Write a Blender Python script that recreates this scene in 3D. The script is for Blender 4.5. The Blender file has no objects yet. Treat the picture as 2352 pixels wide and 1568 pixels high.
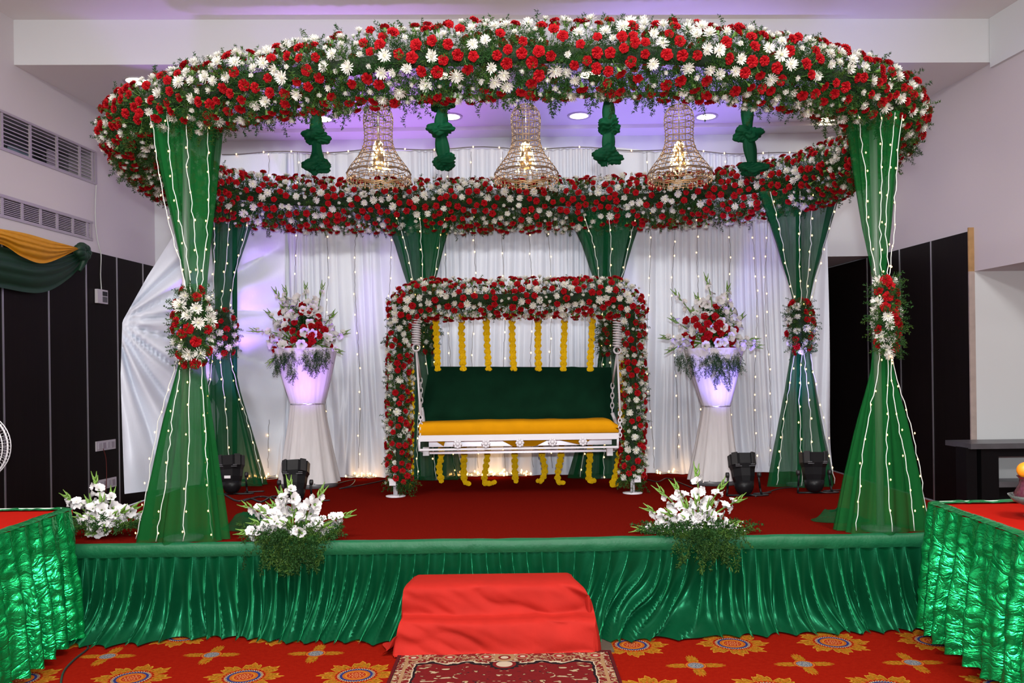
import bpy, math, random
import numpy as np
from mathutils import Vector, Matrix, Euler

# ---------------------------------------------------------------- camera, light, exposure
F, HZ, CX, TH, EYE = 1890.0, 860.0, 1176.0, 0.0135, 1.6
SC = bpy.context.scene
COL = SC.collection
ct, st = math.cos(TH), math.sin(TH)

cam_data = bpy.data.cameras.new('camera')
cam = bpy.data.objects.new('camera', cam_data)
COL.objects.link(cam)
cam_data.sensor_width = 36.0
cam_data.lens = F / 2352.0 * 36.0
cam_data.shift_y = (HZ - 784.0) / 2352.0
cam_data.clip_end = 100
# right, up, back axes: level view along +Y with a small clockwise roll
cam.matrix_world = Matrix(((ct, st, 0, 0), (0, 0, -1, 0), (-st, ct, 0, EYE), (0, 0, 0, 1)))
SC.camera = cam

world = bpy.data.worlds.new('hall_air')
SC.world = world
world.use_nodes = True
world.node_tree.nodes['Background'].inputs[0].default_value = (0.9, 0.88, 0.95, 1)
world.node_tree.nodes['Background'].inputs[1].default_value = 0.06


def lamp(name, kind, loc, power, color=(1, 1, 1), aim=None, **kw):
    d = bpy.data.lights.new(name, kind)
    d.energy = power
    d.color = color
    for k, v in kw.items():
        setattr(d, k, v)
    o = bpy.data.objects.new(name, d)
    COL.objects.link(o)
    o.location = loc
    if aim is not None:
        o.rotation_euler = (Vector(aim) - Vector(loc)).to_track_quat('-Z', 'Y').to_euler()
    return o


# the photographer's flash above the lens, and the hall's ceiling lamps behind the camera
lamp('camera_flash', 'SPOT', (0.03, -0.05, 1.86), 900, (0.94, 0.99, 1.0), (0.0, 6.0, 2.0), spot_size=2.5, spot_blend=0.2, shadow_soft_size=0.05)
for i, (lx, ly) in enumerate(((-3.2, 2.2), (0.0, 2.2), (3.2, 2.2), (-3.2, -2.5), (0, -2.5), (3.2, -2.5))):
    lamp('hall_lamp', 'AREA', (lx, ly, 5.2), 215 if ly > 0 else 190, (1.0, 0.98, 0.95), (lx, ly + (0.6 if ly > 0 else 0), 0), shape='SQUARE', size=1.1)

SC.view_settings.view_transform = 'Standard'
SC.view_settings.look = 'None'
SC.view_settings.gamma = 1.0
SC.view_settings.use_curve_mapping = False
# bodiless violet spots added unseen behind the backdrop to tint the rear ceiling
lamp('added_violet_spot', 'SPOT', (-1.75, 9.55, 0.4), 800, (.52, .22, 1.0), (-1.7, 9.7, 4.8), spot_size=.92, spot_blend=.9, shadow_soft_size=.08)
lamp('added_violet_spot', 'SPOT', (1.9, 9.55, 0.4), 800, (.36, .24, 1.0), (1.8, 9.7, 4.8), spot_size=.92, spot_blend=.9, shadow_soft_size=.08)
SC.view_settings.exposure = 0.0
SC.cycles.max_bounces = 8
SC.cycles.transparent_max_bounces = 16
SC.cycles.sample_clamp_indirect = 4.0
SC.cycles.caustics_reflective = False
SC.cycles.caustics_refractive = False

# ---------------------------------------------------------------- helpers
RNG = np.random.default_rng(7)
random.seed(7)


def P(px, py, D):
    """World point at depth D seen at photo pixel (px, py)."""
    dx, dy = px - CX, HZ - py
    u, v = dx * ct + dy * st, -dx * st + dy * ct
    return np.array((u / F * D, D, EYE + v / F * D))


def PZ(px, py, z):
    """World point at height z seen at photo pixel (px, py)."""
    dx, dy = px - CX, HZ - py
    u, v = dx * ct + dy * st, -dx * st + dy * ct
    D = (z - EYE) * F / v
    return np.array((u / F * D, D, z))


def wall_x(side, D):
    return (-4.77 - 0.1066 * (10.8 - D)) if side < 0 else (4.88 + 0.114 * (10.66 - D))


def PW(px, py, side, off=0.0):
    """Point on a side wall (moved off into the room) seen at pixel."""
    dx, dy = px - CX, HZ - py
    u, v = (dx * ct + dy * st) / F, (-dx * st + dy * ct) / F
    if side < 0:
        D = (-4.77 - 0.1066 * 10.8 + off) / (u - 0.1066)
    else:
        D = (4.88 + 0.114 * 10.66 - off) / (u + 0.114)
    return np.array((u * D, D, EYE + v * D))


def _hash(ix, iy, seed):
    h = (ix.astype(np.int64) * 374761393 + iy.astype(np.int64) * 668265263 + seed * 1442695041) & 0x7FFFFFFF
    h = ((h ^ (h >> 13)) * 1274126177) & 0x7FFFFFFF
    h = h ^ (h >> 16)
    return (h & 0xFFFF) / 65535.0


def vnoise(x, y, seed=0):
    x, y = np.asarray(x, float), np.asarray(y, float)
    x, y = np.broadcast_arrays(x, y)
    ix, iy = np.floor(x), np.floor(y)
    fx, fy = x - ix, y - iy
    fx, fy = fx * fx * (3 - 2 * fx), fy * fy * (3 - 2 * fy)
    a, b = _hash(ix, iy, seed), _hash(ix + 1, iy, seed)
    c, d = _hash(ix, iy + 1, seed), _hash(ix + 1, iy + 1, seed)
    return (a + (b - a) * fx) * (1 - fy) + (c + (d - c) * fx) * fy


def smooth(t):
    t = np.clip(t, 0, 1)
    return t * t * (3 - 2 * t)


class MB:
    """Collects faces into one mesh."""

    def __init__(self):
        self.v, self.f, self.m, self.n = [], [], [], 0

    def add(self, V, Fc, mi=0):
        V = np.asarray(V, float).reshape(-1, 3)
        self.v.append(V)
        for f in Fc:
            self.f.append(tuple(int(i) + self.n for i in f))
            self.m.append(mi)
        self.n += len(V)
        return self

    def box(self, c, s, mi=0, M=None):
        V = np.array([(x, y, z) for x in (-.5, .5) for y in (-.5, .5) for z in (-.5, .5)]) * np.array(s)
        if M is not None:
            V = V @ np.array(M).T
        V = V + np.array(c)
        return self.add(V, [(0, 1, 3, 2), (4, 6, 7, 5), (0, 4, 5, 1), (2, 3, 7, 6), (0, 2, 6, 4), (1, 5, 7, 3)], mi)

    def quad(self, a, b, c, d, mi=0):
        return self.add([a, b, c, d], [(0, 1, 2, 3)], mi)

    def tube(self, pts, r, n=8, mi=0, closed=False, caps=True):
        pts = np.asarray(pts, float)
        m = len(pts)
        r = np.full(m, r) if np.isscalar(r) else np.asarray(r, float)
        if closed:
            tg = np.roll(pts, -1, 0) - np.roll(pts, 1, 0)
        else:
            tg = np.gradient(pts, axis=0)
        tg = tg / (np.linalg.norm(tg, axis=1)[:, None] + 1e-9)
        ref = np.array((0., 0, 1)) if abs(tg[0][2]) < .9 else np.array((0., 1, 0))
        n1 = np.cross(tg[0], ref)
        n1 /= np.linalg.norm(n1)
        V = []
        ang = np.arange(n) / n * 2 * np.pi
        for i in range(m):
            n1 = n1 - tg[i] * np.dot(n1, tg[i])
            n1 /= np.linalg.norm(n1) + 1e-9
            n2 = np.cross(tg[i], n1)
            V.append(pts[i] + r[i] * (np.cos(ang)[:, None] * n1 + np.sin(ang)[:, None] * n2))
        V = np.concatenate(V)
        fs = []
        for i in range(m if closed else m - 1):
            j = (i + 1) % m
            for k in range(n):
                k2 = (k + 1) % n
                fs.append((i * n + k, i * n + k2, j * n + k2, j * n + k))
        if caps and not closed:
            fs.append(tuple(range(n))[::-1])
            fs.append(tuple((m - 1) * n + k for k in range(n)))
        return self.add(V, fs, mi)

    def lathe(self, prof, c=(0, 0, 0), n=24, mi=0, M=None, caps=True, phase=0.0):
        """prof: (radius, z) rows, turned about z."""
        V = []
        for r, z in prof:
            a = (np.arange(n) + phase) / n * 2 * np.pi
            V.append(np.stack([r * np.cos(a), r * np.sin(a), np.full(n, z)], 1))
        V = np.concatenate(V)
        if M is not None:
            V = V @ np.array(M).T
        V = V + np.array(c)
        m = len(prof)
        fs = [(i * n + k, i * n + (k + 1) % n, (i + 1) * n + (k + 1) % n, (i + 1) * n + k) for i in range(m - 1) for k in range(n)]
        if caps:
            if prof[0][0] > 1e-4:
                fs.append(tuple(range(n))[::-1])
            if prof[-1][0] > 1e-4:
                fs.append(tuple((m - 1) * n + k for k in range(n)))
        return self.add(V, fs, mi)

    def ball(self, c, r, n=8, m=6, mi=0):
        r = np.array((r, r, r)) if np.isscalar(r) else np.array(r)
        prof = [(math.sin(math.pi * i / m), -math.cos(math.pi * i / m)) for i in range(m + 1)]
        V = []
        for a, z in prof:
            t = np.arange(n) / n * 2 * np.pi
            V.append(np.stack([a * np.cos(t), a * np.sin(t), np.full(n, z)], 1))
        V = np.concatenate(V) * r + np.array(c)
        fs = [(i * n + k, i * n + (k + 1) % n, (i + 1) * n + (k + 1) % n, (i + 1) * n + k) for i in range(m) for k in range(n)]
        return self.add(V, fs, mi)

    def grid(self, V, nr, nc, mi=0, wrap=False):
        """V: (nr*nc,3) row-major."""
        fs = []
        for i in range(nr - 1):
            for k in range(nc if wrap else nc - 1):
                k2 = (k + 1) % nc
                fs.append((i * nc + k, i * nc + k2, (i + 1) * nc + k2, (i + 1) * nc + k))
        return self.add(V, fs, mi)

    def data(self):
        return np.concatenate(self.v), self.f, self.m


def mesh_from(name, V, fs, mi, mats, smooth_shade=True):
    me = bpy.data.meshes.new(name)
    V = np.asarray(V, float)
    if isinstance(fs, np.ndarray):
        k = fs.shape[1]
        me.vertices.add(len(V))
        me.vertices.foreach_set('co', V.astype(np.float32).ravel())
        me.loops.add(fs.size)
        me.loops.foreach_set('vertex_index', fs.astype(np.int32).ravel())
        me.polygons.add(len(fs))
        me.polygons.foreach_set('loop_start', (np.arange(len(fs)) * k).astype(np.int32))
        if mi is not None:
            me.polygons.foreach_set('material_index', np.asarray(mi, np.int32))
    else:
        me.from_pydata([tuple(v) for v in V], [], fs)
        if mi is not None and any(mi):
            me.polygons.foreach_set('material_index', np.asarray(mi, np.int32))
    for m in mats:
        me.materials.append(m)
    me.polygons.foreach_set('use_smooth', [smooth_shade] * len(me.polygons))
    me.update()
    me.validate()
    return me


WM = {}


def props(o, label=None, cat=None, group=None, kind=None):
    if label: o['label'] = label
    if cat: o['category'] = cat
    if group: o['group'] = group
    if kind: o['kind'] = kind
    return o


def thing(name, label, cat, loc, group=None):
    o = bpy.data.objects.new(name, None)
    o.empty_display_size = 0.1
    COL.objects.link(o)
    o.location = tuple(float(c) for c in loc)
    WM[o] = Matrix.Translation(o.location)
    return props(o, label, cat, group, 'thing')


def place(o, parent, M):
    if parent is not None:
        o.parent = parent
        o.matrix_parent_inverse = WM[parent].inverted()
    o.matrix_basis = M
    WM[o] = M
    return o


def obj(name, mb, mats, parent=None, smooth_shade=True, recentre=True, **pr):
    """Link one mesh object; vertices are given in world coordinates."""
    V, fs, mi = mb.data() if isinstance(mb, MB) else mb
    if not isinstance(mats, (list, tuple)):
        mats = [mats]
    c = np.zeros(3)
    if recentre:
        lo, hi = V.min(0), V.max(0)
        c = (lo + hi) / 2
        if parent is None:
            c[2] = lo[2]
    o = bpy.data.objects.new(name, mesh_from(name, V - c, fs, mi, mats, smooth_shade))
    COL.objects.link(o)
    place(o, parent, Matrix.Translation(c))
    return props(o, **pr)


def inst(name, me, parent, M, **pr):
    o = bpy.data.objects.new(name, me)
    COL.objects.link(o)
    place(o, parent, M)
    return props(o, **pr)


def copy_of(o, parent, M):
    c = o.copy()
    COL.objects.link(c)
    place(c, parent, M)
    return c


def frame_z(nrm, roll=0.0):
    """3x3 rotation taking +Z to nrm."""
    z = np.asarray(nrm, float)
    z = z / (np.linalg.norm(z) + 1e-9)
    a = np.array((1., 0, 0)) if abs(z[0]) < .8 else np.array((0., 1, 0))
    x = np.cross(a, z)
    x /= np.linalg.norm(x)
    y = np.cross(z, x)
    c, s = math.cos(roll), math.sin(roll)
    return np.stack([c * x + s * y, -s * x + c * y, z], 1)


def mat4(R, s, p):
    M = np.eye(4)
    M[:3, :3] = np.asarray(R) * s
    M[:3, 3] = p
    return Matrix([list(map(float, r)) for r in M])


def catmull(pts, n=12, closed=False):
    pts = np.asarray(pts, float)
    m = len(pts)
    out = []
    for i in range(m if closed else m - 1):
        if closed:
            p0, p1, p2, p3 = pts[(i - 1) % m], pts[i], pts[(i + 1) % m], pts[(i + 2) % m]
        else:
            p0, p1, p2, p3 = pts[max(i - 1, 0)], pts[i], pts[i + 1], pts[min(i + 2, m - 1)]
        for t in np.arange(n) / n:
            out.append(.5 * ((2 * p1) + (-p0 + p2) * t + (2 * p0 - 5 * p1 + 4 * p2 - p3) * t ** 2 + (-p0 + 3 * p1 - 3 * p2 + p3) * t ** 3))
    if not closed:
        out.append(pts[-1])
    return np.array(out)


# ---------------------------------------------------------------- materials
def new_mat(name):
    m = bpy.data.materials.new(name)
    m.use_nodes = True
    nt = m.node_tree
    return m, nt, nt.nodes['Principled BSDF'], nt.nodes['Material Output']


def mat(name, col, rough=.6, metal=0.0, noise=0.0, nscale=20.0, bump=0.0, bscale=60.0, sheen=0.0, spec=.5, aniso=None, stretch=None, tint=None):
    m, nt, b, out = new_mat(name)
    b.inputs['Base Color'].default_value = (*col, 1)
    b.inputs['Roughness'].default_value = rough
    b.inputs['Metallic'].default_value = metal
    b.inputs['Specular IOR Level'].default_value = spec
    if sheen:
        b.inputs['Sheen Weight'].default_value = sheen
        b.inputs['Sheen Tint'].default_value = (*(tint or [min(1, c * 2 + .1) for c in col]), 1)
        b.inputs['Sheen Roughness'].default_value = .35
    if noise or bump:
        tc = nt.nodes.new('ShaderNodeTexCoord')
        mp = nt.nodes.new('ShaderNodeMapping')
        nt.links.new(tc.outputs['Object'], mp.inputs[0])
        if stretch:
            mp.inputs['Scale'].default_value = stretch
    if noise:
        nz = nt.nodes.new('ShaderNodeTexNoise')
        nz.inputs['Scale'].default_value = nscale
        nz.inputs['Detail'].default_value = 3
        nt.links.new(mp.outputs[0], nz.inputs['Vector'])
        hs = nt.nodes.new('ShaderNodeMixRGB')
        hs.inputs[1].default_value = (*[max(0, c * (1 - noise)) for c in col], 1)
        hs.inputs[2].default_value = (*[min(1, c * (1 + noise)) for c in col], 1)
        nt.links.new(nz.outputs['Fac'], hs.inputs[0])
        nt.links.new(hs.outputs[0], b.inputs['Base Color'])
    if bump:
        nb = nt.nodes.new('ShaderNodeTexNoise')
        nb.inputs['Scale'].default_value = bscale
        nb.inputs['Detail'].default_value = 4
        nt.links.new(mp.outputs[0], nb.inputs['Vector'])
        bp = nt.nodes.new('ShaderNodeBump')
        bp.inputs['Strength'].default_value = bump
        bp.inputs['Distance'].default_value = .01
        nt.links.new(nb.outputs['Fac'], bp.inputs['Height'])
        nt.links.new(bp.outputs[0], b.inputs['Normal'])
    return m


def sheer(name, col, alpha, trans=.35, noise=.15, streak=(60, 60, 1.2)):
    """Thin see-through cloth: diffuse and translucent threads with gaps between them."""
    m, nt, b, out = new_mat(name)
    nt.nodes.remove(b)
    d = nt.nodes.new('ShaderNodeBsdfDiffuse')
    t = nt.nodes.new('ShaderNodeBsdfTranslucent')
    tr = nt.nodes.new('ShaderNodeBsdfTransparent')
    m1, m2 = nt.nodes.new('ShaderNodeMixShader'), nt.nodes.new('ShaderNodeMixShader')
    d.inputs[0].default_value = t.inputs[0].default_value = (*col, 1)
    tc, mp, nz = nt.nodes.new('ShaderNodeTexCoord'), nt.nodes.new('ShaderNodeMapping'), nt.nodes.new('ShaderNodeTexNoise')
    mp.inputs['Scale'].default_value = streak
    nt.links.new(tc.outputs['Object'], mp.inputs[0])
    nt.links.new(mp.outputs[0], nz.inputs['Vector'])
    nz.inputs['Scale'].default_value = 1.0
    ma = nt.nodes.new('ShaderNodeMath')
    ma.operation = 'MULTIPLY_ADD'
    nt.links.new(nz.outputs['Fac'], ma.inputs[0])
    ma.inputs[1].default_value = noise * 2
    ma.inputs[2].default_value = alpha - noise
    ma.use_clamp = True
    m1.inputs[0].default_value = trans
    nt.links.new(d.outputs[0], m1.inputs[1])
    nt.links.new(t.outputs[0], m1.inputs[2])
    nt.links.new(ma.outputs[0], m2.inputs[0])
    nt.links.new(tr.outputs[0], m2.inputs[1])
    nt.links.new(m1.outputs[0], m2.inputs[2])
    nt.links.new(m2.outputs[0], out.inputs[0])
    return m


def glow(name, col, power):
    m, nt, b, out = new_mat(name)
    b.inputs['Base Color'].default_value = (*col, 1)
    b.inputs['Emission Color'].default_value = (*col, 1)
    b.inputs['Emission Strength'].default_value = power
    m.cycles.emission_sampling = 'NONE'
    return m


class NG:
    """Small helper for maths in shader nodes."""

    def __init__(self, nt):
        self.nt = nt

    def m(self, op, a, b=None, c=None, clamp=False):
        n = self.nt.nodes.new('ShaderNodeMath')
        n.operation = op
        n.use_clamp = clamp
        for i, x in enumerate((a, b, c)):
            if x is None: continue
            if isinstance(x, (int, float)): n.inputs[i].default_value = x
            else: self.nt.links.new(x, n.inputs[i])
        return n.outputs[0]

    def lt(self, a, b): return self.m('LESS_THAN', a, b)
    def gt(self, a, b): return self.m('GREATER_THAN', a, b)
    def mul(self, a, b): return self.m('MULTIPLY', a, b)
    def add(self, a, b): return self.m('ADD', a, b)
    def sub(self, a, b): return self.m('SUBTRACT', a, b)

    def between(self, x, a, b): return self.mul(self.gt(x, a), self.lt(x, b))

    def mix(self, fac, a, b):
        n = self.nt.nodes.new('ShaderNodeMixRGB')
        self.link(fac, n.inputs[0])
        for i, x in ((1, a), (2, b)):
            if isinstance(x, tuple): n.inputs[i].default_value = (*x, 1)
            else: self.nt.links.new(x, n.inputs[i])
        return n.outputs[0]

    def link(self, x, i):
        if isinstance(x, (int, float)): i.default_value = x
        else: self.nt.links.new(x, i)

    def noise(self, vec, scale, detail=2.0, dist=0.0):
        n = self.nt.nodes.new('ShaderNodeTexNoise')
        n.inputs['Scale'].default_value = scale
        n.inputs['Detail'].default_value = detail
        n.inputs['Distortion'].default_value = dist
        if vec is not None: self.nt.links.new(vec, n.inputs['Vector'])
        return n.outputs['Fac']

    def xyz(self, x, y, z=0.0):
        n = self.nt.nodes.new('ShaderNodeCombineXYZ')
        for i, v in enumerate((x, y, z)): self.link(v, n.inputs[i])
        return n.outputs[0]

    def pos(self):
        g = self.nt.nodes.new('ShaderNodeNewGeometry')
        s = self.nt.nodes.new('ShaderNodeSeparateXYZ')
        self.nt.links.new(g.outputs['Position'], s.inputs[0])
        return g.outputs['Position'], s.outputs[0], s.outputs[1], s.outputs[2]


M_WALL = mat('wall_paint', (.62, .58, .60), .75, bump=.05, bscale=180)
M_WHITE_WALL = mat('bright_wall_paint', (.72, .76, .77), .75, bump=.04, bscale=180)
M_CEIL = mat('ceiling_paint', (.78, .77, .77), .8)
M_WOOD = mat('dark_panel_laminate', (.0075, .0050, .0048), .42, noise=.5, nscale=3.0, stretch=(14, 14, .5), spec=.12)
M_STRIP = mat('aluminium_strip', (.55, .55, .58), .35, metal=.9)
M_RAWWOOD = mat('raw_wood_edge', (.42, .25, .10), .7, noise=.35, nscale=12)
M_GRILLE = mat('grille_metal', (.50, .46, .50), .4, metal=.5)
M_DARK = mat('dark_void', (.012, .013, .016), .3)
M_WINDOW = mat('window_pane_dark', (.03, .035, .04), .06, noise=.9, nscale=1.6, spec=.8)
M_BLACK = mat('black_paint', (.006, .006, .007), .38, bump=.03, spec=.16)
M_BLACKR = mat('black_rubber', (.01, .01, .011), .55)
M_GREYTOP = mat('grey_laminate', (.10, .10, .11), .35, noise=.3, nscale=8)
M_WHITEP = mat('white_plastic', (.62, .60, .62), .35)
M_WHITEMETAL = mat('white_painted_metal', (.50, .48, .51), .35)
M_SILVER = mat('silver_metal', (.62, .62, .68), .25, metal=.8)
M_STAGE = mat('stage_carpet', (.100, .0045, .0025), 1.0, noise=.3, nscale=90, bump=.35, bscale=260, spec=0)
M_REDFLOOR = mat('plain_red_carpet', (.22, .008, .005), 1.0, noise=.2, nscale=70, bump=.3, bscale=200, spec=0)
M_STEP = mat('red_cover_cloth', (.29, .0125, .008), .7, noise=.16, nscale=9, bump=.12, bscale=40, spec=.08)
M_TOPRED = mat('red_table_cloth', (.30, .007, .003), .9, noise=.1, nscale=30, spec=.03)
M_SATIN = mat('green_satin', (.0010, .030, .011), .28, noise=.2, nscale=14, sheen=.75, spec=.55, bump=.05, bscale=90, tint=(.06, .80, .32))
M_SATIN.node_tree.nodes['Principled BSDF'].inputs['Specular Tint'].default_value = (.10, .85, .42, 1)
M_SATINBAND = mat('green_satin_band', (.003, .078, .029), .5, noise=.15, nscale=12, sheen=.08, spec=.3, bump=.25, bscale=50)
M_CURT = mat('white_satin', (.60, .64, .73), .40, sheen=.3, spec=.5, bump=.12, bscale=70, stretch=(1, 1, .35))
M_GREEN = sheer('green_voile', (.009, .105, .024), .66, .30, .16)
M_GREENB = sheer('green_voile_back', (.008, .085, .030), .64, .3, .18)
M_GREENK = mat('green_organza_knot', (.0012, .042, .017), .6, noise=.3, nscale=14, spec=.08, stretch=(1, 1, .4))
M_DKGREEN = mat('dark_green_cloth', (.003, .035, .014), .55, noise=.4, nscale=12, sheen=.3, stretch=(1, 1, 3))
M_YELSWAG = mat('yellow_voile', (.62, .27, .004), .55, noise=.2, nscale=14, sheen=.3, stretch=(1, 1, 3))
M_WVOILE = sheer('white_voile', (.80, .77, .78), .88, .30, .10, (40, 40, 1.0))
M_VELVET = mat('green_velvet', (.0018, .0175, .0080), .85, noise=.45, nscale=7, bump=.15, bscale=50, spec=.05)
M_YELLOW = mat('yellow_velvet', (.47, .205, .002), .85, noise=.14, nscale=9, bump=.1, bscale=70, spec=.05)
M_RED = mat('carnation_petal', (.27, .002, .005), .7, noise=.35, nscale=30, spec=.12)
M_WHITE = mat('chrysanthemum_petal', (.60, .585, .53), .6, noise=.06, nscale=20, spec=.25)
M_MUMEYE = mat('chrysanthemum_eye', (.72, .70, .42), .7)
M_GLAD = mat('gladiolus_petal', (.52, .50, .50), .55, spec=.12)
M_STEM = mat('fresh_green_stem', (.10, .20, .025), .5, noise=.3, nscale=30)
M_CALYX = mat('calyx_green', (.09, .19, .03), .55)
M_LEAF = mat('fern_needles', (.013, .046, .009), .6, noise=.7, nscale=7, spec=.12)
M_LEAF2 = mat('pale_fern_needles', (.030, .068, .010), .6, noise=.6, nscale=9, spec=.12)
M_CORE = mat('moss_core', (.006, .018, .004), .9, noise=.6, nscale=30, bump=.6, bscale=60)
M_MARI = mat('marigold_petal', (.95, .57, .003), .7, noise=.2, nscale=60, bump=.5, bscale=220, spec=.2)
M_WIRE = mat('pale_wire', (.55, .58, .54), .4)
M_DWIRE = mat('green_wire', (.10, .09, .08), .5)
M_BULB = glow('fairy_bulb', (1.0, .52, .16), 9)
M_LAMPW = glow('downlight_glow', (1.0, .86, .62), 9)
M_CHBULB = glow('chandelier_bulb', (1.0, .66, .28), 16)
M_PURPLE = glow('violet_lens', (.45, .22, 1.0), 6)
M_GOLD = mat('champagne_wire', (.26, .19, .12), .35, metal=.6)
M_BEAD = mat('crystal_bead', (.50, .38, .26), .12, metal=.4, spec=.9)

# ---------------------------------------------------------------- carpet patterns
def carpet_material():
    m, nt, b, out = new_mat('patterned_carpet')
    g = NG(nt)
    pos, X, Y, Z = g.pos()
    right = g.gt(X, -0.06)
    PX = g.m('MULTIPLY_ADD', right, -.012, .604)
    OX = g.m('MULTIPLY_ADD', right, 2.75, -2.065)
    OY = g.m('MULTIPLY_ADD', right, .43, 4.415)
    PY = .71
    U = g.m('DIVIDE', g.sub(X, OX), PX)
    V = g.m('DIVIDE', g.sub(Y, OY), PY)

    def cell(off):
        du = g.mul(g.sub(g.m('FRACT', g.add(U, off)), .5), PX)
        dv = g.mul(g.sub(g.m('FRACT', g.add(V, off)), .5), PY)
        r = g.m('SQRT', g.add(g.mul(du, du), g.mul(dv, dv)))
        return r, g.m('ARCTAN2', dv, du)
    red = g.mix(g.noise(pos, 35, 3), (.135, .004, .002), (.19, .008, .003))
    col = red
    gold = g.mix(g.m('MULTIPLY_ADD', g.noise(pos, 75, 3, .5), 3.0, -1.0, True), (.13, .040, .003), (.26, .112, .010))
    brown = (.24, .065, .006)
    # eight-leaved medallion
    r, a = cell(.5)
    c4 = g.m('ABSOLUTE', g.m('COSINE', g.mul(a, 4)))
    frill = g.mul(g.m('SINE', g.mul(a, 56)), .006)
    R = g.add(g.add(g.mul(g.m('POWER', c4, .6), .082), .116), g.mul(g.add(frill, g.mul(g.m('COSINE', g.mul(a, 24)), .016)), c4))
    leaf = g.mul(g.gt(r, .114), g.lt(r, R))
    col = g.mix(leaf, col, gold)
    vein = g.mul(g.mul(leaf, g.lt(g.m('ABSOLUTE', g.m('SINE', g.mul(a, 4))), .16)), g.gt(r, .14))
    col = g.mix(g.mul(vein, .7), col, brown)
    rim = g.mul(g.mul(leaf, g.gt(r, g.sub(R, .010))), .5)
    col = g.mix(rim, col, (.36, .18, .02))
    scroll = g.mul(g.between(r, .106, .132), g.gt(g.m('SINE', g.mul(a, 24)), .55))
    col = g.mix(scroll, col, (.28, .05, .008))
    teeth = g.mul(g.m('SINE', g.mul(a, 40)), .006)
    col = g.mix(g.lt(r, g.add(.097, teeth)), col, (.36, .31, .14))
    col = g.mix(g.lt(r, g.add(.092, teeth)), col, (.016, .020, .085))
    col = g.mix(g.lt(r, .074), col, (.24, .06, .008))
    col = g.mix(g.lt(r, .060), col, (.30, .095, .012))
    col = g.mix(g.lt(r, .050), col, (.20, .018, .006))
    dots = g.mul(g.lt(r, .042), g.gt(g.mul(g.m('SINE', g.mul(a, 8)), g.m('SINE', g.mul(r, 260))), .25))
    col = g.mix(dots, col, (.36, .15, .05))
    # small four-leaved sprig between
    r2, a2 = cell(0.0)
    c2 = g.m('ABSOLUTE', g.m('COSINE', g.mul(a2, 2)))
    R2 = g.add(g.mul(g.m('POWER', c2, 2.6), .130), .026)
    R2 = g.add(R2, g.mul(g.mul(g.m('SINE', g.mul(a2, 60)), c2), .012))
    leaf2 = g.mul(g.gt(r2, .060), g.lt(r2, R2))
    col = g.mix(leaf2, col, gold)
    vein2 = g.mul(leaf2, g.lt(g.m('ABSOLUTE', g.m('SINE', g.mul(a2, 2))), .12))
    col = g.mix(g.mul(vein2, .7), col, brown)
    col = g.mix(g.between(r2, .046, .056), col, (.28, .08, .012))
    col = g.mix(g.lt(r2, .043), col, g.mix(g.gt(g.noise(pos, 130, 1), .5), (.05, .06, .09), (.17, .16, .14)))
    nt.links.new(col, b.inputs['Base Color'])
    b.inputs['Roughness'].default_value = 1
    b.inputs['Specular IOR Level'].default_value = 0
    bp = nt.nodes.new('ShaderNodeBump')
    bp.inputs['Strength'].default_value = .3
    bp.inputs['Distance'].default_value = .006
    nt.links.new(g.noise(pos, 260, 2), bp.inputs['Height'])
    nt.links.new(bp.outputs[0], b.inputs['Normal'])
    return m


RUG = (-.672, .545, 4.725)     # left, right, far edge


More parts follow.
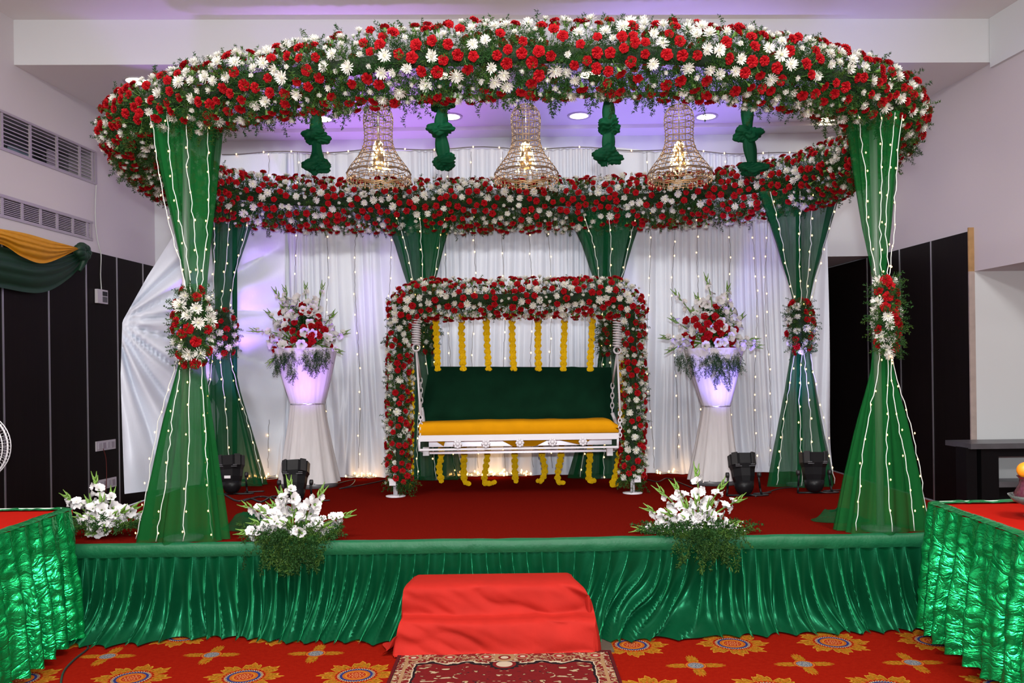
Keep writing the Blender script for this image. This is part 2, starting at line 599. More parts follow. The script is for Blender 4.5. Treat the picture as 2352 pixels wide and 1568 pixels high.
def rug_material():
    m, nt, b, out = new_mat('oriental_rug')
    g = NG(nt)
    pos, X, Y, Z = g.pos()
    cx = (RUG[0] + RUG[1]) / 2
    ax = g.m('ABSOLUTE', g.sub(X, cx))
    d1 = g.sub(RUG[2], Y)                       # from the far edge
    d2 = g.sub((RUG[1] - RUG[0]) / 2, ax)       # from the nearer side edge
    d = g.m('MINIMUM', d1, g.mul(d2, 1.6))
    wob = g.mul(g.sub(g.noise(g.xyz(g.mul(ax, 1.0), Y), 22, 1), .5), .05)
    sc = g.mul(g.m('COSINE', g.mul(ax, 2 * math.pi / .205)), .018)
    dd = g.add(g.add(d, wob), sc)
    mv = g.xyz(ax, Y)
    n1 = g.noise(mv, 34, 2, 1.2)
    n2 = g.noise(mv, 60, 1, .6)
    maroon, beige, cream, black, brick = (.055, .003, .004), (.20, .115, .055), (.30, .24, .17), (.007, .004, .005), (.10, .006, .006)
    border = g.mix(g.gt(n1, .50), brick, beige)
    border = g.mix(g.between(n1, .49, .52), border, (.06, .012, .01))
    border = g.mix(g.mul(g.gt(n2, .60), g.gt(n1, .47)), border, cream)
    # rosettes along the border
    fx = g.sub(g.m('FRACT', g.m('DIVIDE', ax, .205)), .5)
    rr = g.m('SQRT', g.add(g.m('POWER', g.mul(fx, .205), 2), g.m('POWER', g.mul(g.sub(d, .085), 1.0), 2)))
    border = g.mix(g.lt(rr, .040), border, beige)
    border = g.mix(g.lt(rr, .030), border, (.17, .012, .014))
    border = g.mix(g.lt(rr, .015), border, cream)
    field = g.mix(g.noise(pos, 40, 2), (.075, .003, .004), (.11, .005, .005))
    leafn = g.noise(g.xyz(g.mul(ax, .55), Y), 30, 1, .9)
    field = g.mix(g.gt(leafn, .62), field, (.012, .005, .006))
    field = g.mix(g.gt(leafn, .645), field, (.24, .165, .085))
    field = g.mix(g.gt(leafn, .70), field, (.28, .21, .14))
    col = g.mix(g.gt(dd, .165), border, cream)
    col = g.mix(g.gt(dd, .178), col, black)
    col = g.mix(g.gt(dd, .205), col, field)
    col = g.mix(g.lt(d, .030), col, maroon)
    col = g.mix(g.between(d, .026, .032), col, black)
    # central palmette on the far border
    rc = g.m('SQRT', g.add(g.m('POWER', ax, 2), g.m('POWER', g.mul(g.sub(d1, .10), 1.0), 2)))
    col = g.mix(g.lt(rc, .062), col, beige)
    col = g.mix(g.lt(rc, .036), col, brick)
    col = g.mix(g.lt(rc, .022), col, cream)
    rc2 = g.m('SQRT', g.add(g.m('POWER', ax, 2), g.m('POWER', g.sub(d1, .205), 2)))
    ring = g.add(.085, g.mul(g.m('SINE', g.mul(g.m('ARCTAN2', g.sub(d1, .205), ax), 14)), .007))
    low = g.gt(d1, .17)
    col = g.mix(g.mul(low, g.lt(rc2, ring)), col, black)
    col = g.mix(g.mul(low, g.lt(rc2, .065)), col, brick)
    col = g.mix(g.mul(low, g.lt(rc2, .045)), col, cream)
    nt.links.new(col, b.inputs['Base Color'])
    b.inputs['Roughness'].default_value = .95
    b.inputs['Specular IOR Level'].default_value = .1
    return m


# ---------------------------------------------------------------- room shell
ZLOW, ZHIGH, DBACK, DREAR = 4.82, 5.28, 11.0, -6.0
ZP = 3.10                                                   # top of the dark panelling
floor = obj('floor', MB().box((0, 3.2, -.05), (17, 20.4, .1)), carpet_material(), recentre=False, kind='structure', smooth_shade=False)

wl = MB()
xl = lambda D: wall_x(-1, D)
xr = lambda D: wall_x(1, D)
G1 = [PW(*p, -1) for p in ((0, 253), (222, 352), (222, 425), (0, 338))]      # upper grille opening
gz0, gz1 = 3.915, 4.29
gd1 = 9.72
gd0 = 6.2
vz0, vz1, vd1, vd0 = 3.245, 3.445, 9.60, 6.4


def wallquad(mb, side, d0, d1, z0, z1, mi=0, off=0.0):
    f = xl if side < 0 else xr
    o = -off if side > 0 else off
    q = [(f(d0) + o, d0, z0), (f(d1) + o, d1, z0), (f(d1) + o, d1, z1), (f(d0) + o, d0, z1)]
    mb.quad(*(q if side < 0 else q[::-1]), mi=mi)


for (d0, d1, z0, z1) in ((DREAR, DBACK, 0, vz0), (DREAR, vd0, vz0, vz1), (vd1, DBACK, vz0, vz1), (DREAR, DBACK, vz1, gz0),
                         (DREAR, gd0, gz0, gz1), (gd1, DBACK, gz0, gz1), (DREAR, DBACK, gz1, ZHIGH)):
    wallquad(wl, -1, d0, d1, z0, z1)
wall_left = obj('wall_left', wl, M_WALL, kind='structure', smooth_shade=False)


def wall_box(side, d0, d1, z0, z1, t0, t1, mb=None):
    """Box lying along a side wall, from t0 to t1 in front of it."""
    mb = mb or MB()
    f = xl if side < 0 else xr
    s = 1 if side < 0 else -1
    V = [(f(d) + s * t, d, z) for d in (d0, d1) for t in (t0, t1) for z in (z0, z1)]
    return mb.add(V, [(0, 1, 3, 2), (4, 6, 7, 5), (0, 4, 5, 1), (2, 3, 7, 6), (0, 2, 6, 4), (1, 5, 7, 3)])


def pw_d(px, py, side): return float(PW(px, py, side)[1])


LP = [pw_d(p, 850, -1) for p in (-330, -200, -92, 3, 109, 196, 267, 327)] + [DBACK - .02]
for a, c in zip(LP[:-1], LP[1:]):
    obj('panel', wall_box(-1, a + .012, c - .012, .0, ZP, -.002, .022), M_WOOD, wall_left, smooth_shade=False)
for a in LP[1:-1]:
    obj('metal_strip', wall_box(-1, a - .011, a + .011, .0, ZP, 0, .026), M_STRIP, wall_left, smooth_shade=False)

# grilles in the left wall
window_1 = obj('window_1', wall_box(-1, gd0, gd1, gz0, gz1, -.32, -.30), M_WINDOW, kind='structure', smooth_shade=False)
rv = MB()
for z in (gz0, gz1):
    wall_box(-1, gd0, gd1, z - .012, z + .012, -.30, .010, rv)
wall_box(-1, gd1 - .03, gd1 + .01, gz0, gz1, -.30, .012, rv)
obj('window_frame', rv, M_GRILLE, window_1, smooth_shade=False)
for i in range(9):
    z = gz0 + (i + .6) * (gz1 - gz0) / 9.3
    obj('bar', wall_box(-1, gd0, gd1 - .03, z - .0055, z + .0055, -.022, -.012), M_GRILLE, window_1, smooth_shade=False)
for px in (5, 70, 131, 183, 212):
    d = pw_d(px, 330, -1)
    obj('upright', wall_box(-1, d - .014, d + .014, gz0, gz1, -.012, .004), M_GRILLE, window_1, smooth_shade=False)
obj('blind_strip', wall_box(-1, pw_d(152, 360, -1), pw_d(172, 370, -1), gz0 + .02, gz1 - .10, -.22, -.20), M_GRILLE, window_1, smooth_shade=False)
for a_, b_, z_ in ((12, 62, .07), (80, 125, .09), (14, 60, .17)):  # bluish boxes behind the bars, their colour standing in for reflections in the glass
    obj('pane', wall_box(-1, pw_d(a_, 330, -1), pw_d(b_, 340, -1), gz0 + z_, gz0 + z_ + .09, -.29, -.27),
        mat('pane_reflection', (.16, .24, .28), .12, noise=.8, nscale=5), window_1, smooth_shade=False)

vent = obj('air_vent', wall_box(-1, vd0, vd1, vz0, vz1, -.22, -.20), M_DARK, smooth_shade=False, label='long slatted metal air vent low on the pale left wall, above the yellow swag', cat='air vent')
rv = MB()
for z in (vz0, vz1):
    wall_box(-1, vd0, vd1 + .04, z - .016, z + .016, -.2, .010, rv)
wall_box(-1, vd1 - .005, vd1 + .025, vz0, vz1, -.2, .010, rv)
obj('vent_frame', rv, M_GRILLE, vent, smooth_shade=False)
for i in range(10):
    z = vz0 + (i + .8) * (vz1 - vz0) / 10.6
    obj('slat', wall_box(-1, vd0, vd1, z - .0045, z + .0045, -.012, -.004), M_GRILLE, vent, smooth_shade=False)
for px in (5, 51, 93, 131, 167, 200):
    d = pw_d(px, 500, -1)
    obj('upright', wall_box(-1, d - .018, d + .018, vz0, vz1, -.004, .004), M_GRILLE, vent, smooth_shade=False)

# right wall with its open recess, back wall with a doorway niche
DR, ZR, DN = 9.0, 2.66, 12.3
wr = MB()
wallquad(wr, 1, DREAR, DR, ZR, ZHIGH)
wallquad(wr, 1, DR, DN, 0, ZHIGH)
wr.quad((xr(DR), DR, 0), (xr(DR), DR, ZR), (9.5, DR, ZR), (9.5, DR, 0), 1)
wr.quad((xr(DREAR), DREAR, ZR), (xr(DR), DR, ZR), (9.5, DR, ZR), (9.5, DREAR, ZR), 0)
wr.quad((9.5, DREAR, 0), (9.5, DR, 0), (9.5, DR, ZR), (9.5, DREAR, ZR), 0)
wall_right = obj('wall_right', wr, [M_WALL, M_WHITE_WALL], kind='structure', smooth_shade=False)
RPd = [DR + .01] + [pw_d(p, 800, 1) for p in (2151, 2078, 2012)] + [DBACK + .05, DN - .02]
for a, c in zip(RPd[:-1], RPd[1:]):
    obj('panel', wall_box(1, a + .012, c - .012, 0, ZP, -.002, .05), M_WOOD, wall_right, smooth_shade=False)
for a in RPd[1:-1]:
    obj('metal_strip', wall_box(1, a - .011, a + .011, 0, ZP, 0, .054), M_STRIP, wall_right, smooth_shade=False)
obj('edge_board', MB().box((xr(DR) - .028, DR + .004, ZR / 2), (.062, .02, ZR)), mat('pale_board', (.46, .38, .34), .8, noise=.25, nscale=9), wall_right, smooth_shade=False, label='pale lower edge of the panelling')  # lower part of the edge, paler than the wood above
obj('edge_board', MB().box((xr(DR) - .028, DR + .004, (ZP + .04 + ZR) / 2), (.062, .02, ZP + .04 - ZR)), M_RAWWOOD, wall_right, smooth_shade=False, label='bare wooden end edge of the panelling')

wb = MB()
NX = 3.5
wb.quad((xl(DBACK), DBACK, 0), (NX, DBACK, 0), (NX, DBACK, ZP + .02), (xl(DBACK), DBACK, ZP + .02))
wb.quad((xl(DBACK), DBACK, ZP + .02), (xr(DBACK), DBACK, ZP + .02), (xr(DBACK), DBACK, ZLOW), (xl(DBACK), DBACK, ZLOW))
wb.quad((NX, DBACK, 0), (NX, DN, 0), (NX, DN, ZP + .02), (NX, DBACK, ZP + .02))
wb.quad((NX, DBACK, ZP + .02), (NX, DN, ZP + .02), (xr(DN), DN, ZP + .02), (xr(DBACK), DBACK, ZP + .02))
wb.quad((NX, DN, 0), (xr(DN), DN, 0), (xr(DN), DN, ZP + .02), (NX, DN, ZP + .02))
wall_back = obj('wall_back', wb, M_WHITE_WALL, kind='structure', smooth_shade=False)
for x0, x1 in ((NX + .03, 4.42), (4.45, 5.06 - .02)):
    obj('panel', MB().box(((x0 + x1) / 2, DN - .02, 1.5), (x1 - x0, .04, 3.0)), M_WOOD, wall_back, smooth_shade=False)
obj('door_rail', MB().box((4.3, DN - .05, 1.78), (1.5, .03, .08)), M_DARK, wall_back, smooth_shade=False)

wall_rear = obj('wall_rear', MB().quad((xl(DREAR), DREAR, 0), (9.5, DREAR, 0), (9.5, DREAR, ZHIGH), (xl(DREAR), DREAR, ZHIGH)), M_WALL, kind='structure', smooth_shade=False)

RL, RR = (xl(8.38), 8.38), (xr(8.67), 8.67)
cl = MB()
cl.quad((xl(DREAR), DREAR, ZHIGH), (xr(DREAR), DREAR, ZHIGH), (RR[0], RR[1], ZHIGH), (RL[0], RL[1], ZHIGH))
cl.quad((RL[0], RL[1], ZLOW), (RR[0], RR[1], ZLOW), (xr(10.65), 10.65, ZLOW), (xl(10.65), 10.65, ZLOW))
ceiling = obj('ceiling', cl, M_CEIL, kind='structure', smooth_shade=False)
obj('trim_1', MB().quad((RL[0], RL[1], ZLOW), (RR[0], RR[1], ZLOW), (RR[0], RR[1], ZHIGH), (RL[0], RL[1], ZHIGH)), M_WHITE_WALL, kind='structure', smooth_shade=False)
obj('trim_2', MB().box(((xl(10.8) + xr(10.8)) / 2, 10.83, ZLOW - .02), (9.7, .36, .06)), M_CEIL, kind='structure', smooth_shade=False)
obj('trim_3', wall_box(1, DREAR, 8.66, ZLOW - .06, ZHIGH, 0, .035), M_WHITE_WALL, kind='structure', smooth_shade=False)

# recessed ceiling lights
ORD = ['first', 'second', 'third', 'fourth', 'fifth', 'sixth', 'seventh', 'eighth', 'ninth', 'tenth', 'eleventh', 'twelfth', 'thirteenth', 'fourteenth', 'fifteenth', 'sixteenth', 'seventeenth', 'eighteenth']
rowf = [(315, 185), (655, 180), (1010, 172), (1355, 170), (1705, 172), (2045, 175)]
rowb = [(740, 272), (1035, 267), (1330, 265), (1622, 267), (1903, 272)]
for row, nm in ((rowf, 'front'), (rowb, 'rear')):
    for i, p in enumerate(row):
        q = PZ(*p, ZLOW)
        t = thing('downlight', f'round recessed warm downlight in the {nm} ceiling row, {ORD[i]} from the left', 'ceiling light', (q[0], q[1], ZLOW - .02), 'recessed ceiling downlights')
        r = .118
        obj('rim', MB().lathe([(r, 0.0), (r + .028, -.004), (r + .028, -.014), (r - .004, -.010)], (q[0], q[1], ZLOW), 28, caps=False), M_WHITEP, t)
        obj('diffuser', MB().lathe([(.001, -.006), (r, -.006)], (q[0], q[1], ZLOW), 28, caps=False), M_LAMPW, t)
        lamp('downlight_lamp', 'SPOT', (q[0], q[1], ZLOW - .05), 14, (1, .84, .62), (q[0], q[1], 0), spot_size=1.9, spot_blend=.9, shadow_soft_size=.1)

# ---------------------------------------------------------------- rugs and floor strips
obj('runner_rug', MB().box(((RUG[0] + RUG[1]) / 2, (RUG[2] + 2.0) / 2, .006), (RUG[1] - RUG[0], RUG[2] - 2.0, .012)), rug_material(), recentre=False, smooth_shade=False,
    label='maroon oriental runner rug with beige floral border lying before the red steps', cat='rug')
obj('brown_mat', MB().box((-.02, 4.97, .004), (1.17, .50, .008)), mat('brown_felt', (.055, .036, .022), .95, noise=.3, nscale=80), smooth_shade=False,
    label='plain brown floor mat showing beside and under the red steps', cat='mat')
obj('red_carpet_strip', MB().box((4.05, 7.9, .006), (1.48, 4.6, .012)), M_REDFLOOR, smooth_shade=False,
    label='plain red floor carpet between the stage and the dark panels on the right', cat='carpet')

# ---------------------------------------------------------------- stage
ZS, DS, SX0, SX1 = .565, 5.16, -3.15, 3.28
stage = thing('stage', 'low wide stage with red carpet top and pleated green satin front', 'stage', ((SX0 + SX1) / 2, DS, 0))
obj('deck', MB().box(((SX0 + SX1) / 2, 6.98, .27), (SX1 - SX0 - .02, 3.5, .53)), M_BLACK, stage, smooth_shade=False)
obj('carpet', MB().box(((SX0 + SX1) / 2, 6.97, ZS - .012), (SX1 - SX0, 3.6, .025)), M_STAGE, stage, smooth_shade=False)
for x in (SX0, SX1):
    obj('edge_trim', MB().box((x, 6.97, ZS - .004), (.03, 3.6, .022)), M_SILVER, stage, smooth_shade=False)


def skirt(x0, x1, seed, name, dense):
    nx, nt_ = int((x1 - x0) / .0068), 34
    xs = np.linspace(x0, x1, nx)
    t = np.linspace(0, 1, nt_)[:, None]
    X = np.broadcast_to(xs, (nt_, nx))
    lf = vnoise(X * 1.3, 0 * X, seed)
    lf2 = vnoise(X * 2.6 + 7, 0 * X, seed + 1)
    sway = (t ** 1.7) * (lf - .5) * .62 + (t ** 3) * (lf2 - .5) * .26
    jit = (vnoise(X * 6, 0 * X, seed + 2) - .5) * 1.3
    ph = (X + sway) / (dense * .88 + .02 * lf) * 2 * np.pi + jit * 2.2
    ridge = 1 - np.abs(np.sin(ph / 2)) ** .62
    ph2 = (X + sway * 1.4) / (dense * 2.6) * 2 * np.pi
    amp = .016 + .066 * smooth(t * 1.6) + .012 * t
    y = -amp * (ridge - .4) - .014 * smooth(t * 1.4) * np.sin(ph2 + 3 * lf2)
    flare = (t ** 6) * (.03 + .19 * vnoise(X * 1.6, 0 * X, seed + 5)) + .05 * t * (1 - .3 * lf)
    y = y - flare
    z = (ZS - .072) * (1 - t) + .012 * t + 0 * X
    z = z + (t ** 3) * (1 - t) * .25 * (lf2 - .5)
    Xs = X + (t ** 3) * .03 * np.sin(ph * .5)
    V = np.stack([Xs, DS - .020 + y, z], -1).reshape(-1, 3)
    obj(name, MB().grid(V, nt_, nx), M_SATIN, stage, label='pleated green satin skirt cloth')
    nb = 9
    X2 = np.broadcast_to(xs[::3], (nb, len(xs[::3])))
    tt = np.linspace(0, 1, nb)[:, None]
    wr_ = (vnoise(X2 * 9, tt * 3 + X2 * 2, seed + 9) - .5) * .010
    ang = tt
    yb = np.where(ang < .45, .05 * (1 - ang / .45) - .024, -.024 - .012 * np.sin(np.clip((ang - .45) / .55, 0, 1) * 3.1)) + 0 * X2
    zb = np.where(ang < .45, ZS + .006 + .003 * np.sin(ang * 7), ZS + .006 - (ang - .45) / .55 * .080) + 0 * X2
    V = np.stack([X2, DS + yb - np.abs(wr_), zb + wr_ * .6 + .006 * (vnoise(X2 * 1.5, 0 * X2, seed) - .5)], -1).reshape(-1, 3)
    obj('skirt_band', MB().grid(V, nb, X2.shape[1]), M_SATINBAND, stage)


xm = float(P(1076, 1250, DS)[0])
skirt(SX0, xm + .012, 11, 'skirt_cloth', .084)
skirt(xm - .004, SX1, 23, 'skirt_cloth', .094)

# ---------------------------------------------------------------- covered steps
steps = thing('entry_steps', 'two low steps under one loose bright red cloth before the stage', 'steps', (-.1, 4.9, 0))
sx0, sx1 = -.63, .415
prof = np.array([(5.085, .372), (4.98, .372), (4.90, .366), (4.865, .345), (4.858, .28), (4.850, .212), (4.82, .196), (4.77, .190), (4.738, .172), (4.722, .12), (4.712, .05), (4.695, .014), (4.66, .010)])
cr = catmull(prof, 5)
nr, nc = len(cr), 90
s = np.linspace(0, 1, nc)[None, :]
tv = np.linspace(0, 1, nr)[:, None]
w0 = sx0 + .01 - .055 * smooth(tv * 2) - .015 * np.sin(tv * 9)
w1 = sx1 - .065 + .115 * smooth(tv * 2.2) * (1 - .22 * smooth((tv - .55) * 3))
X = w0 + (w1 - w0) * s
Yv = cr[:, :1] + 0 * X
Zv = cr[:, 1:] + 0 * X
dg = vnoise(X * 5 + Zv * 9, Zv * 6 - X * 2, 3) - .5
dg2 = vnoise(X * 14 + Zv * 22, Zv * 9, 8) - .5
vis = smooth((tv - .12) * 6) * smooth((1.0 - tv) * 8)
Yv = Yv - np.abs(dg) * .065 * vis - dg2 * .014 * vis
Zv = Zv - np.abs(dg) * .016 * vis
Zv = np.maximum(Zv - .012 * smooth((np.abs(s - .5) - .47) * 30) * (tv < .3), .010)
cov = MB().grid(np.stack([X, Yv, Zv], -1).reshape(-1, 3), nr, nc)
# side falls of the cloth
for side, k in ((-1, 0), (1, nc - 1)):
    edge = np.stack([X[:, k], Yv[:, k], Zv[:, k]], -1)
    rows = []
    for q in np.linspace(0, 1, 8):
        e = edge.copy()
        e[:, 2] = np.maximum(edge[:, 2] * (1 - q), .008)
        e[:, 0] += side * (.018 * math.sin(q * 1.7) + .012 * np.sin(edge[:, 1] * 40) * q)
        rows.append(e)
    cov.grid(np.concatenate(rows), 8, nr)
# dragged corner on the left
qx = np.linspace(0, 1, 16)[None, :]
qy = np.linspace(0, 1, 12)[:, None]
cxx = sx0 - .05 - .09 * qx + .02 * np.sin(qy * 5)
cyy = 4.70 + .20 * qy + 0 * qx
czz = .012 + .10 * (1 - qx) ** 1.5 * (1 - qy * .6) + .012 * np.sin(qx * 9 + qy * 6) * (1 - qx)
cov.grid(np.stack([cxx + 0 * qx, cyy, np.maximum(czz, .01)], -1).reshape(-1, 3), 12, 16)
obj('cloth_cover', cov, M_STEP, steps)
obj('step_box', MB().box(((sx0 + sx1) / 2, 5.0, .17), (sx1 - sx0 - .22, .25, .33)), M_RAWWOOD, steps, smooth_shade=False)
obj('step_box', MB().box(((sx0 + sx1) / 2, 4.84, .075), (sx1 - sx0 - .22, .14, .14)), M_RAWWOOD, steps, smooth_shade=False)

# ---------------------------------------------------------------- flower kinds (unit size, opening towards +Z)
def carnation_proto(seed):
    r = np.random.default_rng(seed)
    mb = MB()
    n = 16
    for k, (R, z0, z1, ruf) in enumerate(((1.0, -.10, .12, .16), (.92, -.02, .34, .18), (.70, .05, .52, .18), (.44, .12, .62, .14))):
        a = np.arange(n) / n * 2 * np.pi + r.uniform(0, 6)
        rr = R * (1 + .10 * np.sin(a * 5 + r.uniform(0, 6)) + r.uniform(-.08, .08, n))
        zz = z1 + ruf * np.where(np.arange(n) % 2 == 0, 1, -1) * r.uniform(.4, 1, n)
        mid = R * .5
        V = [np.array([[0, 0, z0 * .6]])]
        V.append(np.stack([mid * np.cos(a), mid * np.sin(a), z0 + (z1 - z0) * .75 + .06 * np.sin(a * 8)], 1))
        V.append(np.stack([rr * np.cos(a), rr * np.sin(a), zz], 1))
        fs = [(0, 1 + i, 1 + (i + 1) % n) for i in range(n)]
        fs += [(1 + i, 1 + n + i, 1 + n + (i + 1) % n, 1 + (i + 1) % n) for i in range(n)]
        mb.add(np.concatenate(V), fs, 0)
    mb.lathe([(.10, -1.0), (.26, -.75), (.30, -.35), (.42, -.05)], n=6, mi=1, caps=False)
    mb.tube([(0, 0, -.95), (.1, .05, -1.9), (.05, .1, -2.6)], .06, 4, 1)
    return mb.data()


def mum_proto(seed, closed=0.0):
    r = np.random.default_rng(seed)
    mb = MB()
    for (n, el, L, w) in ((15, -4, 1.0, .15), (14, 16, .98, .15), (12, 38, .86, .14), (9, 62, .62, .13)):
        for i in range(n):
            az = (i + r.uniform(-.3, .3)) / n * 2 * np.pi
            e = math.radians(el + closed * 50 + r.uniform(-9, 9))
            l = L * r.uniform(.82, 1.12)
            d = np.array((math.cos(az) * math.cos(e), math.sin(az) * math.cos(e), math.sin(e)))
            u = np.array((-math.cos(az) * math.sin(e), -math.sin(az) * math.sin(e), math.cos(e)))
            s = np.cross(d, u)
            ww = w * r.uniform(.8, 1.2)
            p0, p1, p2, p3 = d * .10, d * l * .5 - u * .05, d * l * .85, d * l * 1.0 + u * .10
            V = [p0 - s * ww * .35, p0 + s * ww * .35, p1 - s * ww * .5, p1 + s * ww * .5, p2 - s * ww * .5, p2 + s * ww * .5, p3]
            mb.add(V, [(0, 1, 3, 2), (2, 3, 5, 4), (4, 5, 6)], 0)
    mb.ball((0, 0, .12), (.20, .20, .16), 7, 4, 1)
    mb.lathe([(.05, -.7), (.07, -.3), (.28, -.02)], n=6, mi=2, caps=False)
    return mb.data()


def marigold_proto(seed):
    r = np.random.default_rng(seed)
    mb = MB()
    n = 12
    for R, z in ((1.0, -.30), (1.06, .05), (.95, .35), (.66, .62), (.32, .78)):
        a = np.arange(n) / n * 2 * np.pi + r.uniform(0, 6)
        rr = R * (1 + r.uniform(-.07, .07, n))
        V = [np.array([[0, 0, z - .12]]), np.stack([rr * np.cos(a), rr * np.sin(a), z + np.where(np.arange(n) % 2, .10, -.10)], 1)]
        mb.add(np.concatenate(V), [(0, 1 + i, 1 + (i + 1) % n) for i in range(n)], 0)
    mb.ball((0, 0, .05), (.9, .9, .62), 8, 5, 0)
    return mb.data()


def floret_proto(seed):
    r = np.random.default_rng(seed)
    mb = MB()
    for i in range(6):
        az = i / 6 * 2 * np.pi + r.uniform(-.15, .15)
        out = r.uniform(.8, 1.08)
        ca, sa = math.cos(az), math.sin(az)
        rad = np.array((.07, .34, .68, .98)) * out
        zz = np.array((-.55, .02, .30, .30 + r.uniform(-.16, .16)))
        wd = np.array((.05, .26, .42, .16))
        V = []
        for k in range(4):
            for q in (-1, 0, 1):
                x, y = rad[k], wd[k] * q
                z = zz[k] + (-.07 if q == 0 else .05) + (r.uniform(-.09, .09) if k > 1 else 0)
                V.append((x * ca - y * sa, x * sa + y * ca, z))
        fs = [(k * 3 + q, k * 3 + q + 1, k * 3 + q + 4, k * 3 + q + 3) for k in range(3) for q in range(2)]
        mb.add(V, fs, 0)
    mb.lathe([(.05, -1.0), (.12, -.6), (.10, -.2)], n=6, mi=1, caps=False)
    mb.tube([(0, 0, -.3), (.02, .02, .3)], .03, 4, 2)
    return mb.data()


PROTO = {
    'carnation': ([carnation_proto(s) for s in (1, 2, 3)], [M_RED, M_CALYX], False),
    'chrysanthemum': ([mum_proto(s, c) for s, c in ((4, 0), (5, .15), (6, .55))], [M_WHITE, M_MUMEYE, M_CALYX], False),
    'marigold': ([marigold_proto(s) for s in (7, 8)], [M_MARI], False),
    'floret': ([floret_proto(s) for s in (9, 10, 11)], [M_GLAD, M_STEM, M_MUMEYE], True),
}
PMESH = {k: [mesh_from(k, *d, mats, sm) for d in ds] for k, (ds, mats, sm) in PROTO.items()}


def tri_arrays(d):
    V, fs, mi = d
    tris, tm = [], []
    for f, m in zip(fs, mi):
        for i in range(1, len(f) - 1):
            tris.append((f[0], f[i], f[i + 1]))
            tm.append(m)
    return V, np.array(tris), np.array(tm)


PTRI = {k: [tri_arrays(d) for d in v[0]] for k, v in PROTO.items()}


def bulk(name, kind, items, parent):
    """Join many flowers of one kind into one part of kind stuff."""
    if not items: return None
    Vs, Fs, Ms, n = [], [], [], 0
    for var, R, s, p in items:
        V, T, tm = PTRI[kind][var]
        Vs.append((V * s) @ R.T + p)
        Fs.append(T + n)
        Ms.append(tm)
        n += len(V)
    V = np.concatenate(Vs)
    return obj(name, (V, np.concatenate(Fs), np.concatenate(Ms)), PROTO[kind][1], parent, smooth_shade=PROTO[kind][2], kind='stuff')


CAMP = np.array((0, 0, EYE))


def plant(parent, flowers, cap=300):
    """flowers: (kind, pos, normal, size). The cap largest of each kind in view become parts, the rest one part of kind stuff."""
    for kind in sorted(set(f[0] for f in flowers)):
        fl = [f for f in flowers if f[0] == kind]
        score = []
        for f in fl:
            d = CAMP - f[1]
            L = np.linalg.norm(d)
            score.append(f[3] / L * max(.02, .35 + float(np.dot(d / L, f[2]))))
        order = np.argsort(score)[::-1]
        rest = []
        nv = len(PMESH[kind])
        for rank, i in enumerate(order):
            _, p, nrm, s = fl[i]
            var = int(RNG.integers(nv))
            if kind == 'chrysanthemum' and s < .030: var = 2
            elif kind == 'chrysanthemum' and var == 2 and RNG.random() < .6: var = 0
            R = frame_z(nrm, RNG.uniform(0, 6.28))
            if rank < cap:
                inst(kind, PMESH[kind][var], parent, mat4(R, s, p))
            else:
                rest.append((var, R, s, p))
        bulk(kind + '_mass', kind, rest, parent)


# ---------------------------------------------------------------- fern sprays
def sprig_proto(seed, n_side=11, needles=5, fine=.016):
    r = np.random.default_rng(seed)
    V, T = [], []

    def needle(p, d, L, w):
        s = np.cross(d, r.normal(size=3))
        s /= np.linalg.norm(s) + 1e-9
        i = len(V)
        V.extend([p - s * w, p + s * w, p + d * L])
        T.append((i, i + 1, i + 2))
    ax = [np.zeros(3)]
    d = np.array((0., 0, 1))
    for i in range(n_side):
        d = d + r.normal(size=3) * .07
        d /= np.linalg.norm(d)
        ax.append(ax[-1] + d / n_side)
    for i in range(n_side):
        needle(ax[i], (ax[i + 1] - ax[i]) * n_side, 1.3 / n_side, fine * .6)
        t = i / n_side
        for sgn in (0, 1):
            az = r.uniform(0, 6.28)
            sd = np.array((math.cos(az), math.sin(az), r.uniform(.3, .9)))
            sd /= np.linalg.norm(sd)
            L = (.30 * (1 - t) + .06) * r.uniform(.7, 1.2)
            for k in range(needles):
                b = ax[i] + sd * L * k / needles
                nd = sd + r.normal(size=3) * .75
                nd /= np.linalg.norm(nd)
                needle(b, nd, .085, fine)
    return np.array(V), np.array(T)


SPRIG = [sprig_proto(s) for s in range(6)]
SPRIGL = [sprig_proto(s + 20, 9, 4, .024) for s in range(5)]


def ferns(name, parent, items, mats=None, protos=None, droop=.0):
    """items: (pos, dir, length). One part of kind stuff."""
    protos = protos or SPRIGL
    Vs, Ts, Ms, n = [], [], [], 0
    for p, d, L in items:
        V, T = protos[int(RNG.integers(len(protos)))]
        W = (V * L) @ frame_z(d, RNG.uniform(0, 6.28)).T
        if droop:
            W[:, 2] -= droop * (V[:, 2] ** 2) * L
        Vs.append(W + p)
        Ts.append(T + n)
        Ms.append(np.full(len(T), 0 if RNG.random() < .7 else 1))
        n += len(V)
    return obj(name, (np.concatenate(Vs), np.concatenate(Ts), np.concatenate(Ms)), mats or [M_LEAF, M_LEAF2], parent, smooth_shade=False, kind='stuff')


class Darts:
    """Dart throwing with a least distance between points."""

    def __init__(self, d):
        self.d, self.g = d, {}

    def ok(self, p, scale=1.0):
        d = self.d * scale
        c = tuple(int(math.floor(x / self.d)) for x in p)
        for i in (-1, 0, 1):
            for j in (-1, 0, 1):
                for k in (-1, 0, 1):
                    for q in self.g.get((c[0] + i, c[1] + j, c[2] + k), ()):
                        if (q[0] - p[0]) ** 2 + (q[1] - p[1]) ** 2 + (q[2] - p[2]) ** 2 < d * d:
                            return False
        self.g.setdefault(c, []).append(tuple(p))
        return True


